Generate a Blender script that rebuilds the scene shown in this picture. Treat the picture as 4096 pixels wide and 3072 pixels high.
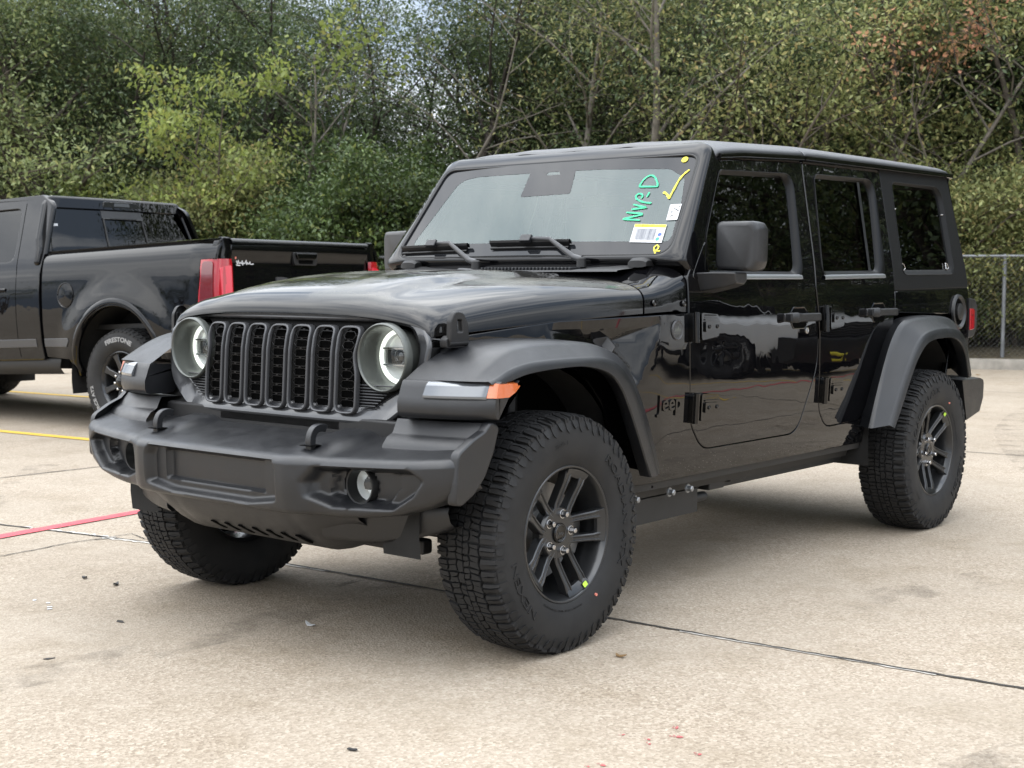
import bpy, bmesh, math, random
import numpy as np
from mathutils import Vector, Matrix
from mathutils.geometry import delaunay_2d_cdt
PI = math.pi
for o in list(bpy.data.objects): bpy.data.objects.remove(o)
SC = bpy.context.scene
COL = SC.collection
# ---------------------------------------------------------------- camera
def cam_axes(yaw, pitch, roll):
    cy, sy, cp, sp = math.cos(yaw), math.sin(yaw), math.cos(pitch), math.sin(pitch)
    f = Vector((cy*cp, sy*cp, sp)); r = Vector((sy, -cy, 0)); u = r.cross(f)
    cr, sr = math.cos(roll), math.sin(roll)
    return cr*r + sr*u, -sr*r + cr*u, f
cd = bpy.data.cameras.new('camera'); cam = bpy.data.objects.new('camera', cd); COL.objects.link(cam)
r_, u_, f_ = cam_axes(math.radians(39.5065), math.radians(-4.1932), math.radians(0.1883))
M = Matrix((r_, u_, -f_)).transposed().to_4x4(); M.translation = Vector((-3.5444, -3.5911, 1.2089))
cam.matrix_world = M
cd.sensor_width = 36; cd.lens = 48.233; cd.clip_start = 0.05; cd.clip_end = 900
cd.dof.use_dof = True; cd.dof.focus_distance = 5.0; cd.dof.aperture_fstop = 7.5
SC.camera = cam
# ---------------------------------------------------------------- sky, sun, exposure
SUN_EL, SUN_AZ = math.radians(66), math.radians(140)      # azimuth measured from +X towards +Y
w = bpy.data.worlds.new('World'); SC.world = w; w.use_nodes = True
nt = w.node_tree; nt.nodes.clear()
N = nt.nodes.new
out = N('ShaderNodeOutputWorld'); bg = N('ShaderNodeBackground'); bg.inputs['Strength'].default_value = 0.1
sky = N('ShaderNodeTexSky'); sky.sky_type = 'NISHITA'; sky.sun_disc = False
sky.sun_elevation = SUN_EL; sky.sun_rotation = PI/2 - SUN_AZ; sky.air_density = 1.2; sky.dust_density = 3.0; sky.ozone_density = 1.0
hs = N('ShaderNodeHueSaturation'); hs.inputs['Saturation'].default_value = 0.45
tc = N('ShaderNodeTexCoord'); mp = N('ShaderNodeMapping'); mp.inputs['Scale'].default_value = (1.0, 1.0, 2.6); mp.inputs['Location'].default_value = (3.9, 1.7, .2)
n1 = N('ShaderNodeTexNoise'); n1.inputs['Scale'].default_value = 1.7; n1.inputs['Detail'].default_value = 7; n1.inputs['Roughness'].default_value = 0.58
rp = N('ShaderNodeValToRGB'); rp.color_ramp.elements[0].position = 0.40; rp.color_ramp.elements[0].color = (3.6, 4.5, 5.9, 1)
rp.color_ramp.elements[1].position = 0.60; rp.color_ramp.elements[1].color = (14.2, 14.6, 15.0, 1)
mx = N('ShaderNodeMix'); mx.data_type = 'RGBA'; mx.inputs[0].default_value = 0.82
nt.links.new(sky.outputs[0], hs.inputs['Color'])
nt.links.new(tc.outputs['Generated'], mp.inputs[0]); nt.links.new(mp.outputs[0], n1.inputs['Vector'])
nt.links.new(n1.outputs['Fac'], rp.inputs[0])
nt.links.new(hs.outputs[0], mx.inputs[6]); nt.links.new(rp.outputs[0], mx.inputs[7])
# an overcast sky is about three times brighter overhead than at the horizon
sz = N('ShaderNodeSeparateXYZ'); nt.links.new(tc.outputs['Generated'], sz.inputs[0])
gr_ = N('ShaderNodeMapRange'); gr_.inputs[1].default_value = 0; gr_.inputs[2].default_value = 1; gr_.inputs[3].default_value = .50; gr_.inputs[4].default_value = 1.42; nt.links.new(sz.outputs['Z'], gr_.inputs[0])
sv = N('ShaderNodeVectorMath'); sv.operation = 'SCALE'; nt.links.new(mx.outputs[2], sv.inputs[0]); nt.links.new(gr_.outputs[0], sv.inputs['Scale'])
nt.links.new(sv.outputs[0], bg.inputs['Color']); nt.links.new(bg.outputs[0], out.inputs[0])
sd = bpy.data.lights.new('sun', 'SUN'); so = bpy.data.objects.new('sun', sd); COL.objects.link(so)
sd.energy = 0.7; sd.angle = math.radians(120); sd.color = (1.0, 0.96, 0.9)
sdir = Vector((math.cos(SUN_EL)*math.cos(SUN_AZ), math.cos(SUN_EL)*math.sin(SUN_AZ), math.sin(SUN_EL)))
so.rotation_euler = sdir.to_track_quat('Z', 'Y').to_euler(); so.location = (0, 0, 30)
SC.view_settings.view_transform = 'Standard'; SC.view_settings.look = 'None'
SC.view_settings.exposure = 1.40; SC.view_settings.gamma = 1.0; SC.view_settings.use_curve_mapping = False
SC.render.engine = 'CYCLES'
SC.cycles.max_bounces = 8; SC.cycles.transparent_max_bounces = 24; SC.cycles.transmission_bounces = 8; SC.cycles.glossy_bounces = 4; SC.cycles.diffuse_bounces = 5
SC.cycles.use_denoising = True; SC.cycles.caustics_reflective = False; SC.cycles.caustics_refractive = False

# ---------------------------------------------------------------- materials
def mat_new(name):
    m = bpy.data.materials.new(name); m.use_nodes = True; t = m.node_tree; t.nodes.clear()
    o = t.nodes.new('ShaderNodeOutputMaterial'); return m, t, o
def lk(t, a, b): t.links.new(a, b)
def principled(name, col, rough=0.5, metal=0.0, coat=0.0, coat_r=0.03, ior=1.5, emit=None, es=0.0, spec=None,
               bump=0.0, bscale=200, colvar=0.0, cscale=5.0, roughvar=0.0, rscale=8.0, trans=0.0, dust=0.0, wave=0.0):
    m, t, o = mat_new(name); b = t.nodes.new('ShaderNodeBsdfPrincipled')
    b.inputs['Base Color'].default_value = (*col, 1); b.inputs['Roughness'].default_value = rough
    b.inputs['Metallic'].default_value = metal; b.inputs['IOR'].default_value = ior
    b.inputs['Coat Weight'].default_value = coat; b.inputs['Coat Roughness'].default_value = coat_r
    b.inputs['Transmission Weight'].default_value = trans
    if spec is not None: b.inputs['Specular IOR Level'].default_value = spec
    if emit: b.inputs['Emission Color'].default_value = (*emit, 1); b.inputs['Emission Strength'].default_value = es
    tc = t.nodes.new('ShaderNodeTexCoord')
    src = None
    if colvar > 0:
        n = t.nodes.new('ShaderNodeTexNoise'); n.inputs['Scale'].default_value = cscale; n.inputs['Detail'].default_value = 6
        lk(t, tc.outputs['Object'], n.inputs['Vector'])
        mr = t.nodes.new('ShaderNodeMapRange'); mr.inputs[1].default_value = .3; mr.inputs[2].default_value = .7
        mr.inputs[3].default_value = 1-colvar; mr.inputs[4].default_value = 1+colvar; lk(t, n.outputs[0], mr.inputs[0])
        mu = t.nodes.new('ShaderNodeVectorMath'); mu.operation = 'SCALE'; mu.inputs[0].default_value = col
        lk(t, mr.outputs[0], mu.inputs['Scale']); lk(t, mu.outputs[0], b.inputs['Base Color']); src = mu.outputs[0]
    if roughvar > 0:
        n = t.nodes.new('ShaderNodeTexNoise'); n.inputs['Scale'].default_value = rscale; n.inputs['Detail'].default_value = 5
        lk(t, tc.outputs['Object'], n.inputs['Vector'])
        mr = t.nodes.new('ShaderNodeMapRange'); mr.inputs[1].default_value = .3; mr.inputs[2].default_value = .7
        mr.inputs[3].default_value = max(0, rough-roughvar); mr.inputs[4].default_value = rough+roughvar
        lk(t, n.outputs[0], mr.inputs[0]); lk(t, mr.outputs[0], b.inputs['Roughness'])
    if bump > 0:
        n = t.nodes.new('ShaderNodeTexNoise'); n.inputs['Scale'].default_value = bscale; n.inputs['Detail'].default_value = 3
        lk(t, tc.outputs['Object'], n.inputs['Vector'])
        bp = t.nodes.new('ShaderNodeBump'); bp.inputs['Strength'].default_value = bump; bp.inputs['Distance'].default_value = 0.002
        lk(t, n.outputs[0], bp.inputs['Height']); lk(t, bp.outputs[0], b.inputs['Normal'])
    if wave > 0:                                  # slight ripple of real pressed panels
        n = t.nodes.new('ShaderNodeTexNoise'); n.inputs['Scale'].default_value = 5.5; n.inputs['Detail'].default_value = 1.5; lk(t, tc.outputs['Object'], n.inputs['Vector'])
        bp = t.nodes.new('ShaderNodeBump'); bp.inputs['Strength'].default_value = wave; bp.inputs['Distance'].default_value = 0.02; lk(t, n.outputs[0], bp.inputs['Height']); lk(t, bp.outputs[0], b.inputs['Coat Normal'])
    if dust > 0:
        # dried splashes of dust: small pale specks, denser low down on the panel
        v = t.nodes.new('ShaderNodeTexVoronoi'); v.inputs['Scale'].default_value = 70; lk(t, tc.outputs['Object'], v.inputs['Vector'])
        n = t.nodes.new('ShaderNodeTexNoise'); n.inputs['Scale'].default_value = 6; n.inputs['Detail'].default_value = 4; lk(t, tc.outputs['Object'], n.inputs['Vector'])
        sx = t.nodes.new('ShaderNodeSeparateXYZ'); lk(t, tc.outputs['Object'], sx.inputs[0])
        zz = t.nodes.new('ShaderNodeMapRange'); zz.inputs[1].default_value = .85; zz.inputs[2].default_value = .5; zz.inputs[3].default_value = 0.0; zz.inputs[4].default_value = 1.0
        lk(t, sx.outputs['Z'], zz.inputs[0])
        m1 = t.nodes.new('ShaderNodeMath'); m1.operation = 'MULTIPLY'; lk(t, n.outputs[0], m1.inputs[0]); lk(t, zz.outputs[0], m1.inputs[1])
        m2 = t.nodes.new('ShaderNodeMath'); m2.operation = 'MULTIPLY'; m2.inputs[1].default_value = .34*dust; lk(t, m1.outputs[0], m2.inputs[0])
        m3 = t.nodes.new('ShaderNodeMath'); m3.operation = 'LESS_THAN'; lk(t, v.outputs['Distance'], m3.inputs[0]); lk(t, m2.outputs[0], m3.inputs[1])
        m4 = t.nodes.new('ShaderNodeMath'); m4.operation = 'MULTIPLY'; m4.inputs[1].default_value = .5; lk(t, m3.outputs[0], m4.inputs[0])
        d = t.nodes.new('ShaderNodeBsdfDiffuse'); d.inputs[0].default_value = (.22, .2, .17, 1)
        ms = t.nodes.new('ShaderNodeMixShader'); lk(t, m4.outputs[0], ms.inputs[0]); lk(t, b.outputs[0], ms.inputs[1]); lk(t, d.outputs[0], ms.inputs[2])
        lk(t, ms.outputs[0], o.inputs[0])
    else:
        lk(t, b.outputs[0], o.inputs[0])
    return m
def glass_mat(name, tint, ior=1.52, rough=0.0, haze=None):
    m, t, o = mat_new(name)
    tr = t.nodes.new('ShaderNodeBsdfTransparent'); tr.inputs[0].default_value = (*tint, 1)
    gl = t.nodes.new('ShaderNodeBsdfGlossy'); gl.inputs['Roughness'].default_value = rough; gl.inputs['Color'].default_value = (1, 1, 1, 1)
    lw = t.nodes.new('ShaderNodeLayerWeight'); lw.inputs['Blend'].default_value = .5; f0 = ((ior-1)/(ior+1))**2
    pw = t.nodes.new('ShaderNodeMath'); pw.operation = 'POWER'; pw.inputs[1].default_value = 5; lk(t, lw.outputs['Facing'], pw.inputs[0])
    fr = t.nodes.new('ShaderNodeMath'); fr.operation = 'MULTIPLY_ADD'; fr.inputs[1].default_value = 1-f0; fr.inputs[2].default_value = f0; lk(t, pw.outputs[0], fr.inputs[0])
    ms = t.nodes.new('ShaderNodeMixShader'); lk(t, fr.outputs[0], ms.inputs[0]); lk(t, gl.outputs[0], ms.inputs[2])
    if haze:
        df = t.nodes.new('ShaderNodeBsdfDiffuse'); df.inputs[0].default_value = (*haze[0], 1)
        m2 = t.nodes.new('ShaderNodeMixShader'); m2.inputs[0].default_value = haze[1]
        lk(t, tr.outputs[0], m2.inputs[1]); lk(t, df.outputs[0], m2.inputs[2]); lk(t, m2.outputs[0], ms.inputs[1])
    else: lk(t, tr.outputs[0], ms.inputs[1])
    lk(t, ms.outputs[0], o.inputs[0]); return m
def leaf_mat(name, stops, trans=0.35, rough=0.5):
    m, t, o = mat_new(name)
    g = t.nodes.new('ShaderNodeNewGeometry'); rp = t.nodes.new('ShaderNodeValToRGB')
    cr = rp.color_ramp
    while len(cr.elements) < len(stops): cr.elements.new(0.5)
    for e, (p, c) in zip(cr.elements, stops): e.position = p; e.color = (*c, 1)
    lk(t, g.outputs['Random Per Island'], rp.inputs[0])
    # whole sprays of older and younger leaves
    tcx = t.nodes.new('ShaderNodeTexCoord'); nz = t.nodes.new('ShaderNodeTexNoise'); nz.inputs['Scale'].default_value = 1.1; nz.inputs['Detail'].default_value = 3; lk(t, tcx.outputs['Object'], nz.inputs['Vector'])
    nr = t.nodes.new('ShaderNodeMapRange'); nr.inputs[1].default_value = .3; nr.inputs[2].default_value = .7; nr.inputs[3].default_value = .62; nr.inputs[4].default_value = 1.3; lk(t, nz.outputs[0], nr.inputs[0])
    oi = t.nodes.new('ShaderNodeObjectInfo'); hs = t.nodes.new('ShaderNodeHueSaturation')
    mr = t.nodes.new('ShaderNodeMapRange'); mr.inputs[3].default_value = .8; mr.inputs[4].default_value = 1.2
    lk(t, oi.outputs['Random'], mr.inputs[0]); mv = t.nodes.new('ShaderNodeMath'); mv.operation = 'MULTIPLY'; lk(t, mr.outputs[0], mv.inputs[0]); lk(t, nr.outputs[0], mv.inputs[1]); lk(t, mv.outputs[0], hs.inputs['Value']); lk(t, rp.outputs[0], hs.inputs['Color'])
    b = t.nodes.new('ShaderNodeBsdfPrincipled'); b.inputs['Roughness'].default_value = rough; b.inputs['Specular IOR Level'].default_value = .35
    lk(t, hs.outputs[0], b.inputs['Base Color'])
    tl = t.nodes.new('ShaderNodeBsdfTranslucent'); lk(t, hs.outputs[0], tl.inputs[0])
    ms = t.nodes.new('ShaderNodeMixShader'); ms.inputs[0].default_value = trans
    lk(t, b.outputs[0], ms.inputs[1]); lk(t, tl.outputs[0], ms.inputs[2]); lk(t, ms.outputs[0], o.inputs[0])
    return m
MT = {}
MT['paint'] = principled('black_paint', (.0025, .0025, .003), rough=.3, spec=0.0, coat=1.0, coat_r=.010, bump=.010, bscale=900, dust=.62, wave=.06)
MT['paint_clean'] = principled('black_paint_upper', (.0025, .0025, .003), rough=.3, spec=0.0, coat=.85, coat_r=.012, bump=.008, bscale=900, wave=.05)
def dust_sheen_paint(name):  # real dust film, made heavier to put a pale sky sheen into the colour
    m, t, o = mat_new(name); b = t.nodes.new('ShaderNodeBsdfPrincipled'); b.inputs['Base Color'].default_value = (.003, .003, .0035, 1); b.inputs['Roughness'].default_value = .3; b.inputs['Specular IOR Level'].default_value = 0
    b.inputs['Coat Weight'].default_value = 1; b.inputs['Coat Roughness'].default_value = .02
    tc = t.nodes.new('ShaderNodeTexCoord'); n = t.nodes.new('ShaderNodeTexNoise'); n.inputs['Scale'].default_value = 2.4; n.inputs['Detail'].default_value = 9; n.inputs['Roughness'].default_value = .62; n.inputs['Distortion'].default_value = .4
    lk(t, tc.outputs['Object'], n.inputs['Vector'])
    g = t.nodes.new('ShaderNodeMapRange'); g.inputs[1].default_value = .47; g.inputs[2].default_value = .56; g.inputs[3].default_value = .03; g.inputs[4].default_value = .22; lk(t, n.outputs[0], g.inputs[0])
    sx = t.nodes.new('ShaderNodeSeparateXYZ'); ge = t.nodes.new('ShaderNodeNewGeometry'); lk(t, ge.outputs['Normal'], sx.inputs[0])
    h = t.nodes.new('ShaderNodeMapRange'); h.inputs[1].default_value = .75; h.inputs[2].default_value = .95; h.inputs[3].default_value = .12; h.inputs[4].default_value = 1; lk(t, sx.outputs['Z'], h.inputs[0])
    mu = t.nodes.new('ShaderNodeMath'); mu.operation = 'MULTIPLY'; lk(t, g.outputs[0], mu.inputs[0]); lk(t, h.outputs[0], mu.inputs[1])
    r2 = t.nodes.new('ShaderNodeMapRange'); r2.inputs[1].default_value = 0; r2.inputs[2].default_value = .15; r2.inputs[3].default_value = .012; r2.inputs[4].default_value = .16; lk(t, mu.outputs[0], r2.inputs[0]); lk(t, r2.outputs[0], b.inputs['Coat Roughness'])
    d = t.nodes.new('ShaderNodeBsdfDiffuse'); d.inputs[0].default_value = (.34, .33, .29, 1)
    ms = t.nodes.new('ShaderNodeMixShader'); lk(t, mu.outputs[0], ms.inputs[0]); lk(t, b.outputs[0], ms.inputs[1]); lk(t, d.outputs[0], ms.inputs[2]); lk(t, ms.outputs[0], o.inputs[0]); return m
MT['hood_paint'] = dust_sheen_paint('bonnet_black_paint_dust_sheen')
MT['gloss'] = principled('gloss_black_trim', (.002, .002, .002), rough=.3, spec=0.0, coat=1.0, coat_r=.05)
MT['trim'] = principled('dark_moulded_plastic', (.0088, .0094, .0110), rough=.36, spec=.58, bump=.22, bscale=900, colvar=.12, cscale=7, roughvar=.07, rscale=14)
MT['trim_dark'] = principled('black_plastic', (.006, .006, .0065), rough=.5, bump=.1, bscale=700)
MT['hardtop'] = principled('textured_hardtop_lit', (.018, .019, .022), rough=.38, spec=1.0, bump=.25, bscale=1100, colvar=.08)  # same plastic as the hardtop side, painted paler for the sky-lit roof
MT['satin'] = principled('satin_grey_metal', (.070, .071, .075), rough=.32, metal=.35)
MT['grille_recess_shade'] = principled('grille_recess_shade', (.002, .002, .002), rough=.55, spec=.12)  # recess shade between the grille slots, put in as near-black with little reflection
MT['hardtop_wall'] = principled('hardtop_side_shaded', (.005, .0052, .0056), rough=.5, spec=.2, bump=.10, bscale=1100)  # darker copy of the hardtop plastic, the side's weaker light put into the colour
MT['bezel'] = principled('headlamp_bezel_grey', (.100, .107, .099), rough=.28, metal=.3)
MT['seal_frame'] = principled('satin_window_frame', (.003, .003, .0033), rough=.30, spec=.22)
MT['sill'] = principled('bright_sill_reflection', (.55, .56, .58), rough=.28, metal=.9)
MT['honeycomb'] = principled('honeycomb_black', (.006, .006, .0065), rough=.4, spec=.3)
MT['rubber'] = principled('tyre_rubber', (.0115, .0115, .012), rough=.68, spec=.4, bump=.12, bscale=260, colvar=.25, cscale=11, roughvar=.1, rscale=9)
MT['seal'] = principled('rubber_seal', (.008, .008, .008), rough=.5)
MT['rim'] = principled('graphite_alloy', (.034, .035, .037), rough=.28, metal=.6, coat=.4, coat_r=.12)
MT['chrome'] = principled('chrome', (.50, .50, .51), rough=.18, metal=1.0)
MT['steel'] = principled('bare_steel', (.32, .32, .32), rough=.38, metal=1.0, colvar=.2, cscale=30)
MT['zinc'] = principled('zinc_bolt', (.28, .29, .30), rough=.42, metal=.8)
MT['chassis'] = principled('chassis_black', (.010, .010, .010), rough=.55, colvar=.3, cscale=9)
MT['void'] = principled('dark_interior', (.0015, .0015, .0015), rough=.95, spec=.05)  # near-black colour standing for the shade in openings, recesses and gaps
MT['liner'] = principled('wheel_liner', (.008, .008, .008), rough=.85, colvar=.4, cscale=14, bump=.4, bscale=60)
MT['cabin'] = principled('cabin_trim', (.035, .036, .038), rough=.75)
MT['cabin_light'] = principled('cabin_grey', (.13, .135, .14), rough=.8)
MT['windshield'] = glass_mat('windshield_glass', (.74, .82, .80), ior=1.75, haze=((.21, .33, .315), .18))  # teal diffuse painted into the glass for cabin light and reflected sky
MT['tint'] = glass_mat('privacy_glass', (.045, .05, .048), ior=1.5)
MT['lens'] = glass_mat('clear_lens', (.93, .95, .95), ior=1.5)
MT['frit'] = principled('black_glass_border', (.012, .013, .015), rough=.4, spec=0.0, coat=.9, coat_r=.02)
MT['halo'] = principled('lamp_ring', (.85, .87, .82), rough=.4, emit=(.93, 1.0, .90), es=.5)
MT['refl'] = principled('lamp_reflector', (.92, .93, .92), rough=.28, metal=.3)
MT['lampdark'] = principled('lamp_dark_housing', (.02, .021, .022), rough=.2, coat=.6)
MT['amber'] = principled('amber_lens', (.52, .12, .03), rough=.18, coat=.8, bump=.5, bscale=160)
MT['clear_ribbed'] = principled('ribbed_clear_lens', (.15, .16, .175), rough=.24, coat=1.0, metal=.45)
MT['red_lens'] = principled('red_lens', (.33, .006, .014), rough=.1, coat=1.0)
MT['red_dark'] = principled('dark_red_lens', (.11, .004, .008), rough=.08, coat=1.0)
MT['white'] = principled('white_paper', (.55, .56, .57), rough=.6)
MT['yellow'] = principled('yellow_marker', (.72, .62, .05), rough=.6)
MT['sticker_yellow'] = principled('yellow_print', (.75, .55, .03), rough=.5)
MT['green'] = principled('green_marker', (.04, .50, .24), rough=.6)
MT['blue'] = principled('blue_dot', (.05, .10, .35), rough=.5)
MT['dgreen'] = principled('green_dot', (.05, .28, .24), rough=.5)
MT['ink'] = principled('black_ink', (.02, .02, .02), rough=.6)
MT['inkgrey'] = principled('barcode_ink', (.12, .13, .16), rough=.6)
MT['lime'] = principled('lime_sticker', (.45, .72, .06), rough=.5)
MT['pink'] = principled('pink_dot', (.6, .2, .15), rough=.6)
MT['letter_white'] = principled('white_rubber_letter', (.26, .26, .26), rough=.6)
MT['silver_paint'] = principled('white_paint', (.72, .73, .74), rough=.3, coat=1.0, coat_r=.03)
MT['mirror_lit'] = principled('mirror_cap_lit', (.032, .031, .031), rough=.4)  # paler copy of the mirror plastic, brownish light put into the colour

# ---------------------------------------------------------------- mesh helpers
class MB:
    def __init__(s, xf=None): s.v = []; s.f = []; s.m = []; s.xf = xf
    def add(s, vs, fs, mi=0):
        b = len(s.v); s.v.extend([tuple(v) for v in vs]); s.f.extend([tuple(b+i for i in f) for f in fs]); s.m.extend([mi]*len(fs)); return s
    def box(s, c, d, rot=None, mi=0, taper=1.0):
        hx, hy, hz = d[0]/2, d[1]/2, d[2]/2
        vs = [Vector((x*hx*(taper if z > 0 else 1), y*hy*(taper if z > 0 else 1), z*hz)) for z in (-1, 1) for y in (-1, 1) for x in (-1, 1)]
        if rot is not None: vs = [rot @ v for v in vs]
        vs = [v+Vector(c) for v in vs]
        return s.add(vs, [(0, 2, 3, 1), (4, 5, 7, 6), (0, 1, 5, 4), (2, 6, 7, 3), (0, 4, 6, 2), (1, 3, 7, 5)], mi)
    def tube(s, path, r, n=8, closed=False, cap=True, mi=0, flat=None):
        P = [Vector(p) for p in path]; k = len(P)
        R = r if isinstance(r, (list, tuple)) else [r]*k
        T = []
        for i in range(k):
            a = P[(i-1) % k] if (closed or i > 0) else P[i]; b = P[(i+1) % k] if (closed or i < k-1) else P[i]
            t = b-a; T.append(t.normalized() if t.length > 1e-9 else Vector((0, 0, 1)))
        up = Vector((0, 0, 1)) if abs(T[0].z) < .9 else Vector((1, 0, 0))
        nrm = (up - T[0]*up.dot(T[0])).normalized(); vs = []
        for i in range(k):
            nrm = (nrm - T[i]*nrm.dot(T[i]));
            nrm = nrm.normalized() if nrm.length > 1e-6 else T[i].orthogonal().normalized()
            bn = T[i].cross(nrm)
            for j in range(n):
                a = 2*PI*j/n + PI/n
                ca, sa = math.cos(a)*R[i], math.sin(a)*R[i]
                if flat: sa *= flat
                vs.append(P[i]+nrm*ca+bn*sa)
        fs = []
        for i in range(k if closed else k-1):
            i2 = (i+1) % k
            for j in range(n): j2 = (j+1) % n; fs.append((i*n+j, i*n+j2, i2*n+j2, i2*n+j))
        if cap and not closed: fs.append(tuple(range(n-1, -1, -1))); fs.append(tuple((k-1)*n+j for j in range(n)))
        return s.add(vs, fs, mi)
    def lathe(s, prof, n=48, axis='y', c=(0, 0, 0), mi=0, closed=False):
        vs = []; k = len(prof); c = Vector(c)
        for i in range(n):
            a = 2*PI*i/n; ca, sa = math.cos(a), math.sin(a)
            for h, r in prof:
                p = {'y': (r*ca, h, r*sa), 'x': (h, r*ca, r*sa), 'z': (r*ca, r*sa, h)}[axis]; vs.append(c+Vector(p))
        fs = []
        for i in range(n):
            i2 = (i+1) % n
            for j in range(k if closed else k-1): j2 = (j+1) % k; fs.append((i*k+j, i*k+j2, i2*k+j2, i2*k+j))
        return s.add(vs, fs, mi)
    def loft(s, secs, closed=False, cap=False, mi=0):
        n = len(secs[0]); vs = [v for q in secs for v in q]; fs = []
        for i in range(len(secs)-1):
            for j in range(n if closed else n-1): j2 = (j+1) % n; fs.append((i*n+j, i*n+j2, (i+1)*n+j2, (i+1)*n+j))
        if cap: fs.append(tuple(range(n-1, -1, -1))); fs.append(tuple((len(secs)-1)*n+j for j in range(n)))
        return s.add(vs, fs, mi)
    def prism(s, poly, fn, d0, d1, mi=0):
        """poly of (u,v); fn(u,v,d) -> point; walls and both caps"""
        n = len(poly); vs = [fn(u, v, d0) for u, v in poly]+[fn(u, v, d1) for u, v in poly]
        fs = [tuple(range(n)), tuple(range(2*n-1, n-1, -1))]+[(i, i+n, (i+1) % n+n, (i+1) % n) for i in range(n)]
        return s.add(vs, fs, mi)
    def build(s, name, mats, parent=None, sharp=32, bevel=0, bseg=2, flip=False, smooth=True, recalc=True):
        me = bpy.data.meshes.new(name)
        V_ = s.v if s.xf is None else [s.xf @ Vector(v) for v in s.v]
        me.from_pydata([tuple(v) for v in V_], [], s.f)
        mats = mats if isinstance(mats, (list, tuple)) else [mats]
        for m in mats: me.materials.append(m)
        if len(mats) > 1: me.polygons.foreach_set('material_index', s.m)
        if recalc or flip:
            bm = bmesh.new(); bm.from_mesh(me)
            if recalc: bmesh.ops.recalc_face_normals(bm, faces=bm.faces)
            if flip: bmesh.ops.reverse_faces(bm, faces=bm.faces)
            bm.to_mesh(me); bm.free()
        if smooth:
            me.polygons.foreach_set('use_smooth', [True]*len(me.polygons))
            if sharp < 179: me.set_sharp_from_angle(angle=math.radians(sharp))
        o = bpy.data.objects.new(name, me); COL.objects.link(o)
        if parent: o.parent = parent
        if bevel:
            b = o.modifiers.new('bevel', 'BEVEL'); b.width = bevel; b.segments = bseg; b.limit_method = 'ANGLE'; b.angle_limit = math.radians(sharp); b.harden_normals = True
        return o
def tag(o, label=None, cat=None, group=None, kind=None):
    if label: o['label'] = label
    if cat: o['category'] = cat
    if group: o['group'] = group
    if kind: o['kind'] = kind
    return o
def thing(name, label, cat, loc=(0, 0, 0), rot=(0, 0, 0), group=None):
    o = bpy.data.objects.new(name, None); COL.objects.link(o); o.location = loc; o.rotation_euler = rot; o.empty_display_size = .3
    return tag(o, label, cat, group)
def copy_tree(o, parent=None):
    c = o.copy(); COL.objects.link(c)
    if parent: c.parent = parent
    for ch in list(o.children): copy_tree(ch, c)
    return c
def rpoly(pts, rad, seg=5):
    """rounded polygon; rad is one radius or one per point"""
    n = len(pts); out = []
    for i in range(n):
        p = Vector(pts[i]); a = Vector(pts[i-1]); b = Vector(pts[(i+1) % n]); r = rad[i] if isinstance(rad, (list, tuple)) else rad
        d1 = (a-p); d2 = (b-p); l1, l2 = d1.length, d2.length
        if r <= 1e-6 or l1 < 1e-6 or l2 < 1e-6: out += [tuple(p)]*(seg+1) if isinstance(rad, (list, tuple)) and r < 0 else [tuple(p)]; continue
        d1 /= l1; d2 /= l2; ang = d1.angle(d2)
        t = min(r/max(math.tan(ang/2), 1e-3), l1*.49, l2*.49)
        A = p+d1*t; B = p+d2*t
        for k in range(seg+1):
            u = k/seg; out.append(tuple(A*(1-u)**2+p*2*u*(1-u)+B*u*u))
    return out
def inside(poly, x, y):
    c = False; n = len(poly); j = n-1
    for i in range(n):
        xi, yi = poly[i]; xj, yj = poly[j]
        if (yi > y) != (yj > y) and x < (xj-xi)*(y-yi)/(yj-yi)+xi: c = not c
        j = i
    return c
def sdist(poly, x, y):
    d = 9e9; n = len(poly)
    for i in range(n):
        ax, ay = poly[i]; bx, by = poly[(i+1) % n]; dx, dy = bx-ax, by-ay; L = dx*dx+dy*dy
        t = 0 if L == 0 else max(0, min(1, ((x-ax)*dx+(y-ay)*dy)/L)); d = min(d, math.hypot(x-ax-t*dx, y-ay-t*dy))
    return d if inside(poly, x, y) else -d
def sstep(a, b, x):
    t = max(0.0, min(1.0, (x-a)/(b-a))); return t*t*(3-2*t)
def dens(poly, step):
    o = []
    for i in range(len(poly)):
        a = Vector(poly[i]); b = Vector(poly[(i+1) % len(poly)]); k = max(1, int(math.ceil((b-a).length/step)))
        o += [tuple(a+(b-a)*(j/k)) for j in range(k)]
    return o
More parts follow.
